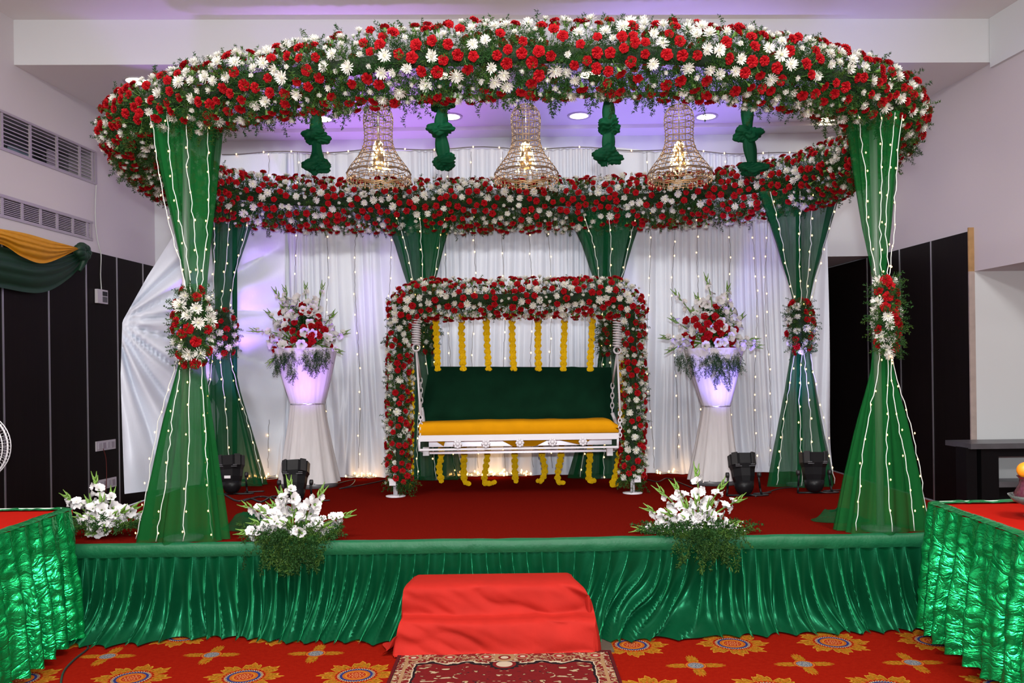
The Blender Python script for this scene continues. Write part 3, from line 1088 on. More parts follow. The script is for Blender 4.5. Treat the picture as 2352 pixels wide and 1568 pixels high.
def tube_frames(path, ref, closed):
    tg = (np.roll(path, -1, 0) - np.roll(path, 1, 0)) if closed else np.gradient(path, axis=0)
    tg = tg / np.linalg.norm(tg, axis=1)[:, None]
    n2 = np.asarray(ref, float) - tg * (tg @ np.asarray(ref, float))[:, None]
    n2 /= np.linalg.norm(n2, axis=1)[:, None]
    n1 = np.cross(tg, n2)
    return tg, n1, n2


def cover_tube(path, ref, closed, ra, rb, dmin, tries, sizes, red=.56, small=.20, low_bias=None):
    """Flowers scattered over a tube about path; ra, rb are half-thicknesses along n1 and n2 per path point."""
    tg, n1, n2 = tube_frames(path, ref, closed)
    seg = np.linalg.norm(np.diff(np.vstack([path, path[:1]]) if closed else path, axis=0), axis=1)
    cum = np.concatenate([[0], np.cumsum(seg)])
    darts = Darts(dmin)
    out = []
    for _ in range(tries):
        s = RNG.uniform(0, cum[-1])
        i = min(int(np.searchsorted(cum, s)) - 1, len(seg) - 1)
        i = max(i, 0)
        f = (s - cum[i]) / (seg[i] + 1e-9)
        j = (i + 1) % len(path)
        ph = RNG.uniform(0, 2 * np.pi)
        C = path[i] * (1 - f) + path[j] * f
        A, B = n1[i], n2[i]
        a = ra[i] * (1 - f) + ra[j] * f
        b = rb[i] * (1 - f) + rb[j] * f
        k = RNG.uniform(.98, 1.16)
        p = C + (A * math.cos(ph) * a + B * math.sin(ph) * b) * k
        if not darts.ok(p): continue
        nrm = A * math.cos(ph) / a + B * math.sin(ph) / b
        nrm = nrm / np.linalg.norm(nrm) + RNG.normal(size=3) * .22
        if ref[2] > .5: nrm[2] -= .10
        nrm /= np.linalg.norm(nrm)
        u = RNG.random()
        if u < red: out.append(('carnation', p, nrm, RNG.uniform(*sizes[0])))
        elif u < 1 - small * (1 - red): out.append(('chrysanthemum', p, nrm, RNG.uniform(*sizes[1])))
        else: out.append(('chrysanthemum', p, nrm, RNG.uniform(.017, .026)))
    return out


def fern_tube(path, ref, closed, ra, rb, per_m, Lr, down=.0):
    tg, n1, n2 = tube_frames(path, ref, closed)
    seg = np.linalg.norm(np.diff(np.vstack([path, path[:1]]) if closed else path, axis=0), axis=1)
    cum = np.concatenate([[0], np.cumsum(seg)])
    items = []
    for _ in range(int(per_m * cum[-1])):
        s = RNG.uniform(0, cum[-1])
        i = max(min(int(np.searchsorted(cum, s)) - 1, len(seg) - 1), 0)
        ph = RNG.uniform(0, 2 * np.pi)
        A, B = n1[i], n2[i]
        r0 = RNG.uniform(.15, .80)
        p = path[i] + tg[i] * (s - cum[i]) + (A * math.cos(ph) * ra[i] + B * math.sin(ph) * rb[i]) * r0
        d = A * math.cos(ph) + B * math.sin(ph) + RNG.normal(size=3) * .45 + tg[i] * RNG.normal() * .8
        d[2] -= down
        items.append((p, d / np.linalg.norm(d), RNG.uniform(*Lr)))
    return items


# ---------------------------------------------------------------- the overhead flower ring
rp = [(430, 222, 5.29), (560, 190, 5.04), (720, 166, 4.88), (950, 150, 4.70), (1185, 147, 4.66), (1420, 147, 4.66), (1650, 158, 4.76), (1830, 178, 4.95), (1960, 205, 5.20)]
front = [P(*q) for q in rp]
ring_ctrl = [(*f[:2], 3.375) for f in front]
ring_ctrl += [(2.62, 5.60, 3.36), (2.80, 6.15, 3.34), (2.80, 6.75, 3.31), (2.62, 7.30, 3.28), (2.25, 7.72, 3.28), (1.55, 8.02, 3.28), (.85, 8.16, 3.29),
              (0.05, 8.22, 3.29), (-.80, 8.20, 3.29), (-1.6, 8.16, 3.30), (-2.25, 8.08, 3.32), (-2.68, 7.78, 3.335), (-2.86, 7.2, 3.345), (-2.86, 6.5, 3.355), (-2.68, 5.85, 3.365), (-2.42, 5.5, 3.37)]
ring_path = catmull(ring_ctrl, 10, True)
nr_ = len(ring_path)
back_w = smooth((ring_path[:, 1] - 5.2) / 2.6)
side_w = np.exp(-((ring_path[:, 1] - 6.2) / .9) ** 2) * 0
RA = .185 + .03 * back_w
RB = .185 + .05 * back_w
ring = thing('flower_canopy', 'oval overhead canopy ring thick with red carnations, white chrysanthemums and fern', 'flower canopy', (0, 6.4, 3.1))
obj('ring_frame', MB().tube(ring_path + np.array((0, 0, .03)), .050, 8, closed=True), M_CORE, ring)
fl = cover_tube(ring_path, (0, 0, 1), True, RA, RB, .064, 70000, ((.026, .035), (.031, .046)), .54, .36)
plant(ring, fl)
it = fern_tube(ring_path, (0, 0, 1), True, RA, RB, 470, (.09, .17), .2)
# trailing fringe under the ring
tgr, n1r, n2r = tube_frames(ring_path, (0, 0, 1), True)
for _ in range(1100):
    i = int(RNG.integers(nr_))
    p = ring_path[i] + n1r[i] * RNG.uniform(-.15, .15) + np.array((0, 0, -RB[i] * RNG.uniform(.3, .85)))
    d = np.array((RNG.normal() * .35, RNG.normal() * .35, -1.0))
    it.append((p, d / np.linalg.norm(d), RNG.uniform(.08, .18)))
ferns('fern_foliage', ring, it, protos=SPRIG)
# wooden cross battens that carry the bells and knots
obj('cross_batten', MB().tube([(-2.36, 5.47, 3.45), (2.42, 5.47, 3.45)], .016, 6), M_CORE, ring)


# ---------------------------------------------------------------- draped columns
def bulbs_mesh(pts, r):
    mb = MB()
    for p in pts:
        mb.add(np.array(p) + np.array([(r, 0, 0), (-r, 0, 0), (0, r, 0), (0, -r, 0), (0, 0, r * 1.5), (0, 0, -r * 1.5)]),
               [(0, 2, 4), (2, 1, 4), (1, 3, 4), (3, 0, 4), (2, 0, 5), (1, 2, 5), (3, 1, 5), (0, 3, 5)])
    return mb


def light_string(parent, path, step, r, wire=M_WIRE, wr_=.0042, amp=.004, name='light_string', bulb_r=.0095):
    path = np.asarray(path, float)
    seg = np.concatenate([[0], np.cumsum(np.linalg.norm(np.diff(path, axis=0), axis=1))])
    n = max(6, int(seg[-1] / .045))
    tt = np.linspace(0, seg[-1], n)
    pp = np.stack([np.interp(tt, seg, path[:, k]) for k in range(3)], 1)
    pp[1:-1] += RNG.normal(size=(n - 2, 3)) * np.array((amp, .001, 0))
    w = obj(name, MB().tube(pp, wr_, 4), wire, parent)
    bt = np.arange(step * .4, seg[-1], step) + RNG.uniform(-.25, .25, len(np.arange(step * .4, seg[-1], step))) * step
    bp = np.stack([np.interp(bt, seg, path[:, k]) for k in range(3)], 1)
    bp[:, 0] += RNG.uniform(-.015, .015, len(bp))
    bp[:, 1] -= .008
    obj('bulb', bulbs_mesh(bp, bulb_r), M_BULB, w, kind='stuff')
    return w


def column(label, D, prof, mats, pleats, strings, seed, foot=None):
    pr = []
    for (y, x0, x1) in prof:
        a, b = P(x0, y, D), P(x1, y, D)
        pr.append(((a[2] + b[2]) / 2, (a[0] + b[0]) / 2, (b[0] - a[0]) / 2))
    pr = np.array(pr)
    pr[-1, 0] = max(pr[-1, 0], ZS + .004)
    if abs(pr[-1, 0] - ZS) < .06: pr[-1, 0] = ZS + .004
    zs = pr[:, 0]
    base = (pr[-1, 1], D, ZS)
    t = thing('draped_column', label, 'draped column', base, 'green draped columns of the canopy')
    cz = lambda z: np.interp(z, zs[::-1], pr[::-1, 1])
    cw = lambda z: np.interp(z, zs[::-1], pr[::-1, 2])
    mid = [p for p in prof if 700 < p[0] < 780][0]
    ztie = float(P((mid[1] + mid[2]) / 2, mid[0], D)[2])
    r = np.random.default_rng(seed)

    def drape(name, za, zb, seed2):
        nz, na = 46, pleats * 12
        z = np.linspace(za, zb, nz)[:, None]
        a = np.arange(na)[None, :] / na * 2 * np.pi
        w, c = cw(z), cz(z)
        dep = np.maximum(w * .45, .045)
        lf = vnoise(a * 2.2, z * 0 + seed2, seed2)
        ph = a * pleats + 2.2 * (lf - .5) + .5 * np.sin(z * 2 + seed2)
        fold = np.sin(ph) + .5 * np.sin(ph * 2.3 + 1)
        k = 1 + .11 * fold * smooth((w - .05) / .12) + .04 * fold
        k = k / 1.06
        V = np.stack([c + w * k * np.cos(a), D + dep * (1 + 1.8 * (k - 1)) * np.sin(a), z + 0 * a], -1)
        return obj(name, MB().grid(V.reshape(-1, 3), nz, na, wrap=True), mats, t)
    drape('upper_drape', zs[0], ztie + .015, seed)
    drape('lower_drape', ztie - .015, zs[-1], seed + 5)
    obj('pole', MB().tube([(cz(ZS), D + .02, ZS), (cz(zs[0]), D + .02, zs[0] + .12)], .024, 10), M_GRILLE if D < 6 else M_GREENK, t)
    obj('base_plate', MB().lathe([(.12, 0), (.12, .02), (.03, .03)], (cz(ZS), D + .02, ZS), 20), M_GREYTOP, t)
    obj('tie', MB().lathe([(cw(ztie) * 1.02, -.03), (cw(ztie) * 1.08, 0), (cw(ztie) * 1.02, .03)], (cz(ztie), D, ztie), 20, M=np.diag((1, .6, 1)), caps=False), M_GREENK, t)
    for (za, zb) in ((zs[0] - .02, ztie + .03), (ztie - .04, zs[-1] + .02)):
        for f in strings:
            zz = np.linspace(za, zb, 26)
            w = cw(zz)
            th = math.acos(max(-1, min(1, f)))
            y = D - (np.maximum(w * .45, .045)) * math.sin(th) * 1.16 - .012
            light_string(t, np.stack([cz(zz) + w * 1.03 * f + .012 * np.sin(zz * 5 + f * 9), y, zz], 1), .155, .01, wr_=.0030 if D < 6 else .0036, bulb_r=.0050 if D < 6 else .0066)
    return t, (cz, cw, ztie)


COLS = {
    'FL': ('green voile column at the front left, its flower band nearest the side curtain', 5.29,
           [(262, 345, 510), (400, 372, 497), (520, 398, 487), (650, 425, 476), (740, 432, 474), (850, 405, 472), (960, 375, 484), (1100, 343, 503), (1238, 315, 524)], M_GREEN, 7, (-.95, -.35, .25, .80), 3),
    'FR': ('green voile column at the front right, before the dark panels', 5.29,
           [(262, 1945, 2070), (400, 1963, 2058), (520, 1980, 2048), (640, 2006, 2034), (740, 2010, 2041), (850, 2000, 2053), (960, 1975, 2080), (1100, 1945, 2108), (1217, 1924, 2128)], M_GREEN, 7, (-.75, -.05, .45, .95), 4),
    'BL': ('slimmer green voile column half hidden behind the front left one', 7.95,
           [(470, 486, 590), (560, 489, 562), (640, 492, 537), (700, 494, 527), (740, 490, 528), (820, 484, 534), (900, 478, 550), (1000, 472, 578), (1112, 465, 610)], M_GREENB, 6, (-.8, .15, .97), 5),
    'BR': ('green voile column at the right edge of the white backdrop', 7.40,
           [(440, 1745, 1926), (560, 1786, 1892), (640, 1808, 1870), (690, 1820, 1860), (740, 1820, 1858), (815, 1815, 1862), (900, 1803, 1875), (1000, 1785, 1893), (1113, 1763, 1916)], M_GREENB, 6, (-.85, -.2, .2, .95), 6),
    'CL': ('green voile column rising behind the left end of the flower arch', 8.22,
           [(490, 885, 1038), (560, 912, 1018), (655, 938, 996), (740, 955, 990), (850, 950, 1010), (960, 945, 1030), (1096, 942, 1062)], M_GREENB, 6, (-.6, .1, .85), 7),
    'CR': ('green voile column rising behind the right end of the flower arch', 8.18,
           [(490, 1312, 1476), (560, 1342, 1452), (655, 1370, 1425), (740, 1383, 1418), (850, 1370, 1425), (960, 1345, 1435), (1094, 1308, 1455)], M_GREENB, 6, (-.7, .0, .8), 8),
}
CINFO = {}
for k, (lab, D, prof, m_, pl, stg, sd) in COLS.items():
    CINFO[k] = column(lab, D, prof, m_, pl, stg, sd)


def puddle(label, px, py, D, w, d, h, seed):
    """Spare column cloth heaped on the stage."""
    n, m = 34, 18
    a = np.arange(n)[None, :] / n * 2 * np.pi
    q = np.linspace(0, 1, m)[:, None]
    c = PZ(px, py, ZS)
    rr = (1 - q) * (1 + .22 * (vnoise(a * 1.6, q * 0, seed) - .5))
    z = ZS + .004 + h * smooth(q * 1.5) * (.7 + .6 * vnoise(a * 2.5, q * 4, seed + 1)) * (q < 2)
    V = np.stack([c[0] + w * rr * np.cos(a), c[1] + d * rr * np.sin(a), z + 0 * a], -1)
    return obj('cloth_heap', MB().grid(V.reshape(-1, 3), m, n, wrap=True), M_GREENB, label=label, cat='cloth')


puddle('green voile heaped on the stage beside the front left column', 575, 1212, 0, .20, .16, .09, 31)
puddle('green voile heaped on the stage beside the front right column', 1925, 1195, 0, .20, .12, .07, 32)


# ---------------------------------------------------------------- flower bands on the columns
def posy(label, D, cx, cy, wpx, hpx, n_red, n_white, sizes, seed, squash=.8, wrap=1.0, fern_n=90):
    c = P(cx, cy, D)
    hw, hh = wpx / 2 / F * D, hpx / 2 / F * D
    t = thing('flower_posy', label, 'flower posy', c - np.array((0, 0, hh)), 'flower bands tied round the columns')
    darts = Darts(.062)
    fl, k = [], 0
    kinds = ['carnation'] * n_red + ['chrysanthemum'] * n_white
    random.shuffle(kinds)
    tries = 0
    while k < len(kinds) and tries < 6000:
        tries += 1
        az = RNG.uniform(-np.pi, 0) if RNG.random() < .85 else RNG.uniform(0, np.pi)
        h = RNG.uniform(-1, 1)
        w = math.sqrt(max(0.05, 1 - h * h * .8))
        p = c + np.array((math.cos(az) * hw * w, math.sin(az) * hw * w * squash, h * hh))
        if not darts.ok(p, 1 if tries < 2500 else .7): continue
        nrm = np.array((math.cos(az), math.sin(az) * 1.1, h * .5)) + RNG.normal(size=3) * .2
        s = RNG.uniform(*sizes[0 if kinds[k] == 'carnation' else 1])
        fl.append((kinds[k], p, nrm / np.linalg.norm(nrm), s))
        k += 1
    plant(t, fl)
    it = []
    for _ in range(fern_n * 2):
        az = RNG.uniform(-np.pi, 0) if RNG.random() < .8 else RNG.uniform(0, np.pi)
        h = RNG.uniform(-1, 1)
        w = math.sqrt(max(0.05, 1 - h * h * .8))
        dr = np.array((math.cos(az), math.sin(az), h * .6 - .15)) + RNG.normal(size=3) * .3
        p = c + np.array((math.cos(az) * hw * w * .55, math.sin(az) * hw * w * squash * .55, h * hh * .9))
        it.append((p, dr / np.linalg.norm(dr), RNG.uniform(.07, .13)))
    ferns('fern_foliage', t, it)
    obj('moss_pad', MB().ball(c, (hw * .62, hw * .5, hh * .8), 14, 9), M_CORE, t)
    return t


posy('large flower band on the front left column, white mums and red carnations', 5.24, 443, 750, 84, 170, 24, 22, ((.031, .038), (.038, .054)), 1)
posy('violet-lit flower band on the column half hidden behind the front left one', 7.88, 514, 764, 60, 106, 22, 18, ((.026, .034), (.034, .044)), 2)
posy('violet-lit flower band on the column at the right edge of the backdrop', 7.33, 1838, 748, 62, 120, 24, 17, ((.028, .036), (.034, .046)), 3)
posy('tall flower band hanging on the right side of the front right column', 5.22, 2036, 724, 52, 178, 20, 20, ((.031, .038), (.036, .050)), 4)
posy('small flower band on the column behind the arch, under its left corner', 8.12, 984, 770, 32, 84, 12, 10, ((.026, .032), (.026, .038)), 5)
posy('small flower band on the column behind the arch, under its right corner', 8.08, 1392, 772, 30, 84, 12, 10, ((.026, .032), (.026, .038)), 6)

# ---------------------------------------------------------------- flower arch with the swing
DA = 7.07
ap = [(917, 1108), (916, 1000), (917, 870), (921, 760), (932, 712), (960, 693), (1010, 688), (1190, 686), (1370, 684), (1415, 688), (1442, 706), (1452, 750), (1454, 870), (1453, 1000), (1452, 1098)]
arch_path = catmull([P(x, y, DA) for x, y in ap], 9)
na_ = len(arch_path)
hz = (arch_path[:, 2] - P(1190, 760, DA)[2]) / (P(1190, 690, DA)[2] - P(1190, 760, DA)[2])
top_w = smooth(hz)
arch = thing('flower_arch', 'square swing arch covered in red carnations, white chrysanthemums and fern', 'flower arch', (0.05, DA, ZS))
obj('arch_frame', MB().tube(arch_path, .028 + .016 * top_w, 8), M_CORE, arch)
for q in (ap[0], ap[-1]):
    b = PZ(q[0] - 4, 1136 if q[0] < 1000 else 1128, ZS)
    obj('foot', MB().lathe([(.085, .002), (.085, .010), (.012, .016)], (b[0], DA, ZS), 20).box((b[0], DA, ZS + .10), (.035, .035, .20)), M_WHITEMETAL, arch)
    obj('foot_cap', MB().box((b[0] - (.012 if q[0] < 1000 else -.03), DA - .06, ZS + .135), (.055, .07, .055)), M_WHITEMETAL, arch, smooth_shade=False)
obj('rear_bar', MB().tube([P(975, 700, 7.36), P(1400, 697, 7.36)], .016, 6), M_WHITEMETAL, arch)
for x in (975, 1400):
    obj('side_arm', MB().tube([P(x, 692, DA), P(x, 700, 7.36)], .014, 6), M_WHITEMETAL, arch)
raA = .085 + .09 * top_w
rbA = .085 + .06 * top_w
fl = cover_tube(arch_path, (0, 1, 0), False, rbA + .012, raA, .053, 30000, ((.023, .031), (.027, .041)), .54, .36)
plant(arch, fl)
ferns('fern_foliage', arch, fern_tube(arch_path, (0, 1, 0), False, rbA, raA, 360, (.07, .13), .1) +
      [(P(x, 1092, DA) + RNG.normal(size=3) * .03, np.array((RNG.normal() * .6, RNG.normal() * .4, -1)) / 1.3, RNG.uniform(.10, .17)) for x in (905, 920, 935, 1440, 1452, 1466) for _ in range(14)])

# the swing seat
bench = thing('swing_seat', 'white metal swing seat with dark green back cushion and yellow seat, hung on chains', 'swing', P(1190, 1033, 7.05))


def slab(name, TL, TR, BR_, BL_, depth, m, seed, puff=.02, lab=None):
    """Cushion between four world corners, thick along +Y."""
    nx, ny = 60, 18
    u = np.linspace(0, 1, nx)[None, :, None]
    v = np.linspace(0, 1, ny)[:, None, None]
    F_ = (TL * (1 - u) + TR * u) * (1 - v) + (BL_ * (1 - u) + BR_ * u) * v
    edge = np.minimum(np.minimum(u, 1 - u) * nx / 4, np.minimum(v, 1 - v) * ny / 4)
    e = smooth(np.clip(edge, 0, 1))[..., 0]
    wob = (vnoise(u[..., 0] * 9 + 0 * v[..., 0], v[..., 0] * 3 + 0 * u[..., 0], seed) - .5) * .012
    Fr = F_.copy()
    Fr[..., 1] += -puff * e + wob * e + .02 * (1 - e)
    top = (v[..., 0] == 0)
    Fr[..., 2] += (vnoise(u[..., 0] * 14, 0 * u[..., 0] + seed, seed) - .5) * .012 * (1 - v[..., 0])
    Bk = F_.copy()
    Bk[..., 1] += depth
    mb = MB()
    mb.grid(Fr.reshape(-1, 3), ny, nx)
    mb.grid(Bk[:, ::-1].reshape(-1, 3), ny, nx)
    for A, B in ((Fr[0], Bk[0]), (Bk[-1], Fr[-1]), (Bk[:, 0], Fr[:, 0]), (Fr[:, -1], Bk[:, -1])):
        mb.grid(np.concatenate([A, B]), 2, len(A))
    return obj(name, mb, m, bench, label=lab)


slab('back_cushion', P(986, 841, 7.40), P(1405, 843, 7.40), P(1413, 972, 7.22), P(961, 974, 7.22), .10, M_VELVET, 3, .035, 'dark green patterned back cushion')
# seat cushion: a slab seen almost edge-on
sL, sR = P(962, 973, 6.84), P(1421, 965, 6.84)
nx, ny = 60, 14
rows = []
for k, (dy, dz) in enumerate(((.40, .004), (.25, .008), (.10, .010), (.035, .006), (.010, -.008), (0, -.03), (0, -.06), (.004, -.095), (.02, -.105), (.4, -.105))):
    u = np.linspace(0, 1, nx)
    r_ = sL[None, :] * (1 - u)[:, None] + sR[None, :] * u[:, None]
    r_[:, 1] += dy
    r_[:, 2] += dz + (vnoise(u * 12, u * 0 + k * .3, 5) - .5) * .012 * (k < 7)
    # rounded right corner
    r_[:, 2] -= .045 * smooth((u - .955) / .045) * (dz > -.05)
    rows.append(r_)
cs = MB().grid(np.concatenate(rows), len(rows), nx)
for k in (0, nx - 1):
    cs.add([r[k] for r in rows], [tuple(range(len(rows)))])
obj('seat_cushion', cs, M_YELLOW, bench, label='yellow velvet seat cushion')


def bar(name, a, b, r=.012, m=M_WHITEMETAL, par=bench, n=6):
    return obj(name, MB().tube([a, b], r, n), m, par)


def beam(name, x0, y0, x1, y1, D, h, d, m=M_WHITEMETAL):
    """Flat bar whose front face runs between two pixels (its middle line), h tall, d deep."""
    a, b = P(x0, y0, D), P(x1, y1, D)
    V = [p + np.array((0, dy, dz)) for p in (a, b) for dy in (0, d) for dz in (-h / 2, h / 2)]
    mb = MB().add(V, [(0, 1, 3, 2), (4, 6, 7, 5), (0, 4, 5, 1), (2, 3, 7, 6), (0, 2, 6, 4), (1, 5, 7, 3)])
    return obj(name, mb, m, bench, smooth_shade=False)


beam('front_rail', 961, 1007, 1421, 1001, 6.83, .050, .025)
beam('lower_rail', 963, 1033, 1421, 1026, 6.83, .016, .016)
beam('back_rail', 972, 996, 1412, 990, 7.22, .05, .025)
beam('back_lower_rail', 974, 1040, 1412, 1034, 7.22, .022, .02, M_SILVER)
beam('under_rail', 985, 1019, 1405, 1013, 7.05, .055, .02, M_SILVER)
for x0, y0, y1 in ((963, 1010, 1036), (1419, 1004, 1029)):
    bar('corner_post', P(x0, y0, 6.84), P(x0, y1, 6.84), .010)
for (xa, ya, xb, yb) in ((964, 1008, 980, 998), (1419, 1002, 1405, 992)):
    bar('side_rail', P(xa, ya, 6.85), P(xb, yb, 7.24), .018)
    bar('lower_side_rail', P(xa, ya + 25, 6.85), P(xb, yb + 42, 7.24), .011)
for x in (979, 1400):
    obj('hanger_block', MB().box(P(x, 1036, 7.0), (.05, .06, .07)), M_WHITEMETAL, bench, smooth_shade=False)
for x, y in ((1051, 1020), (1116, 1019), (1194, 1017), (1269, 1015), (1339, 1014)):
    c = P(x, y, 6.822)
    mb = MB()
    for k in range(8):
        a = k / 8 * 2 * np.pi
        mb.ball(c + np.array((math.cos(a) * .025, 0, math.sin(a) * .025)), (.0125, .006, .0125), 8, 5)
    mb.ball(c + np.array((0, -.004, 0)), (.016, .008, .016), 10, 6)
    obj('metal_flower', mb, M_WHITEMETAL, bench)
# cloth corners hanging through the seat frame
for pts in (((1000, 1012), (1023, 1010), (1019, 1024)), ((1150, 1010), (1262, 1008), (1230, 1024), (1180, 1025)), ((1275, 1008), (1358, 1007), (1345, 1018), (1330, 1020))):
    V = [P(x, y, 6.95) for x, y in pts]
    V2 = [v + np.array((0, .02, 0)) for v in V]
    n = len(V)
    obj('cloth_corner', MB().add(V + V2, [tuple(range(n)), tuple(range(n, 2 * n))[::-1]] + [(i, (i + 1) % n, n + (i + 1) % n, n + i) for i in range(n)]), M_YELLOW, bench, smooth_shade=False)
# springs, rods and chains


def chain(a, b, n):
    mb = MB()
    for i in range(n):
        p = a + (b - a) * (i + .5) / n
        L = np.linalg.norm(b - a) / n * .68
        d = (b - a) / np.linalg.norm(b - a)
        s = np.array((1., 0, 0)) if i % 2 == 0 else np.array((0, 1., 0))
        th = np.arange(10) / 10 * 2 * np.pi
        mb.tube([p + d * L * math.cos(x) + s * .014 * math.sin(x) for x in th], .0050, 5, closed=True)
    obj('chain', mb, M_WHITEMETAL, bench)


for sx, ya, yb, front_end, back_end in ((956, 738, 790, ((966, 955), (966, 1012)), ((966, 868), (968, 936))), (1418, 738, 796, ((1424, 945), (1424, 1003)), ((1407, 880), (1406, 948)))):
    th = np.linspace(0, 11 * 2 * np.pi, 220)
    a, b = P(sx, ya - 8, 7.0), P(sx, yb, 7.0)
    hp = a[None, :] + (b - a)[None, :] * np.linspace(0, 1, 220)[:, None]
    hp[:, 0] += .034 * np.cos(th)
    hp[:, 1] += .034 * np.sin(th)
    obj('spring', MB().tube(hp, .0065, 5), M_WHITEMETAL, bench)
    bar('spring_hook', P(sx, ya - 26, 7.02), a, .008)
    rt = np.arange(14) / 14 * 2 * np.pi
    rc = P(sx, yb + 8, 7.0)
    obj('hang_ring', MB().tube([rc + np.array((.03 * math.cos(x), .012 * math.sin(x), .03 * math.sin(x))) for x in rt], .008, 6, closed=True), M_WHITEMETAL, bench)
    top = P(sx, yb + 14, 7.0)
    fm, fe = P(*front_end[0], 6.87), P(*front_end[1], 6.84)
    bar('rod', top, fm, .0095)
    chain(fm, fe, 7)
    bm, be = P(*back_end[0], 7.22), P(*back_end[1], 7.26)
    bar('rod', top, bm, .0095)
    chain(bm, be, 6)
    arm = catmull([be, be + np.array((.012 if sx < 1000 else .02, -.02, -.06)), P(972 if sx < 1000 else 1416, 975, 7.1), P(966 if sx < 1000 else 1419, 1000, 6.95)], 6)
    obj('armrest', MB().tube(arm, .017, 8), M_WHITEMETAL, bench)


# ---------------------------------------------------------------- marigold garlands
def garland(label, pts, D0, D1, r=.029):
    q = np.array([P(x, y, D0 + (D1 - D0) * smooth((y - pts[0][1]) / (1105 - pts[0][1]))) for x, y in pts])
    q[:, 2] = np.maximum(q[:, 2], ZS + .028)
    path = catmull(q, 10)
    seg = np.concatenate([[0], np.cumsum(np.linalg.norm(np.diff(path, axis=0), axis=1))])
    t = thing('marigold_garland', label, 'garland', q[-1], 'hanging marigold garlands')
    obj('thread', MB().tube(path, .005, 5), M_DWIRE, t)
    k = 0
    for s in np.arange(.01, seg[-1], .027):
        p = np.array([np.interp(s, seg, path[:, i]) for i in range(3)])
        for side in ((-1, 1) if k % 2 == 0 else (0,)):
            az = -np.pi / 2 + side * .9 + RNG.uniform(-.25, .25)
            d = np.array((math.cos(az), math.sin(az), RNG.uniform(-.35, .25)))
            off = .016 if side else .012
            inst('marigold', PMESH['marigold'][int(RNG.integers(2))], t, mat4(frame_z(d, RNG.uniform(0, 6)), r * RNG.uniform(.66, .86), p + d * off))
        k += 1
    return t


GL = [
    ('marigold garland first from the left behind the swing seat, ending short of the floor', [(1001, 722), (1003, 790), (1006, 850), (1012, 960), (1014, 1040), (1009, 1075), (1014, 1104)]),
    ('marigold garland second from the left behind the swing seat, tail curling right', [(1059, 722), (1061, 790), (1064, 850), (1067, 960), (1066, 1040), (1065, 1085), (1068, 1106), (1081, 1111)]),
    ('marigold garland third from the left behind the swing seat, long tail lying to the right', [(1117, 722), (1119, 790), (1122, 850), (1122, 960), (1120, 1040), (1115, 1080), (1113, 1105), (1122, 1109), (1137, 1107)]),
    ('marigold garland in the middle, hanging straight behind the swing seat', [(1176, 722), (1177, 790), (1180, 850), (1182, 960), (1182, 1040), (1183, 1080), (1185, 1108)]),
    ('marigold garland third from the right behind the swing seat, tail curling left', [(1236, 722), (1236, 790), (1237, 850), (1240, 960), (1243, 1035), (1251, 1070), (1248, 1095), (1235, 1107)]),
    ('marigold garland second from the right behind the swing seat, short tail to the right', [(1297, 722), (1295, 790), (1294, 850), (1292, 960), (1289, 1040), (1282, 1080), (1282, 1104), (1299, 1107)]),
    ('marigold garland first from the right behind the swing seat, under the right arch corner', [(1361, 722), (1358, 790), (1355, 850), (1355, 960), (1355, 1040), (1352, 1080), (1354, 1102), (1366, 1103)]),
]
for lab, pts in GL:
    garland(lab, pts, 7.34, 7.62)
garland('long marigold garland beside the right leg of the flower arch, tail on the carpet', [(1428, 800), (1428, 900), (1427, 1000), (1421, 1050), (1413, 1095), (1405, 1116), (1416, 1118)], 7.20, 7.48)
garland('marigold garland half hidden inside the left leg of the flower arch', [(944, 850), (944, 950), (943, 1040), (943, 1100), (940, 1112)], 7.20, 7.50)

# ---------------------------------------------------------------- white backdrop
DB = 8.56
bx0, bx1 = float(P(598, 800, DB)[0]), float(P(1902, 800, DB)[0])
zt_l, zt_m, zt_r = P(600, 354, DB)[2], P(1190, 340, DB)[2], P(1900, 356, DB)[2]


def backdrop_y(X, Z, t):
    lf = vnoise(X * .8, 0 * X, 41)
    lf2 = vnoise(X * 2.1, 0 * X, 42)
    sway = (t ** 2) * (lf - .5) * .50
    fine = np.abs(np.sin((X + sway * .4) * np.pi / (.075 + .03 * lf2) + 4 * vnoise(X * 3, Z * .25, 43)))
    wide = np.sin((X + sway) * 2 * np.pi / .36 + 3.5 * lf2)
    wide2 = np.sin((X + sway * 1.5) * 2 * np.pi / .17 + 5 * lf)
    y = -.026 * fine * (1.05 - .6 * t) - (.010 + .040 * t ** 1.5) * (wide * .5 + .5) - .026 * t * (wide2 * .5 + .5)
    for gx, gt in ((-1.62, .55), (1.75, .5), (-2.25, .45)):
        g = np.exp(-((X - gx) / .16) ** 2)
        y = y - .035 * g * smooth((t - gt) * 3) * np.abs(np.sin((X - gx) * 60 * (1.5 - t)))
    return y


nx, nz = 900, 60
xs = np.linspace(bx0, bx1, nx)[None, :]
tv = np.linspace(0, 1, nz)[:, None]
zt = zt_l + (zt_m - zt_l) * smooth((xs - bx0) / (0.06 - bx0)) * (xs < .06) + np.where(xs >= .06, (zt_m - zt_l) + (zt_r - zt_m) * smooth((xs - .06) / (bx1 - .06)), 0)
zt = zt + .010 * np.sin(xs * 7)
Z = zt + (ZS + .006 - zt) * tv
yy = DB + backdrop_y(xs + 0 * tv, Z, tv + 0 * xs) - .10 * (tv ** 14) * (.5 + vnoise(xs * 2.3, 0 * tv, 44))
obj('backdrop_curtain', MB().grid(np.stack([xs + 0 * tv, yy, Z], -1).reshape(-1, 3), nz, nx), M_CURT, label='wide white satin backdrop curtain with fine gathers at the back of the stage', cat='curtain')

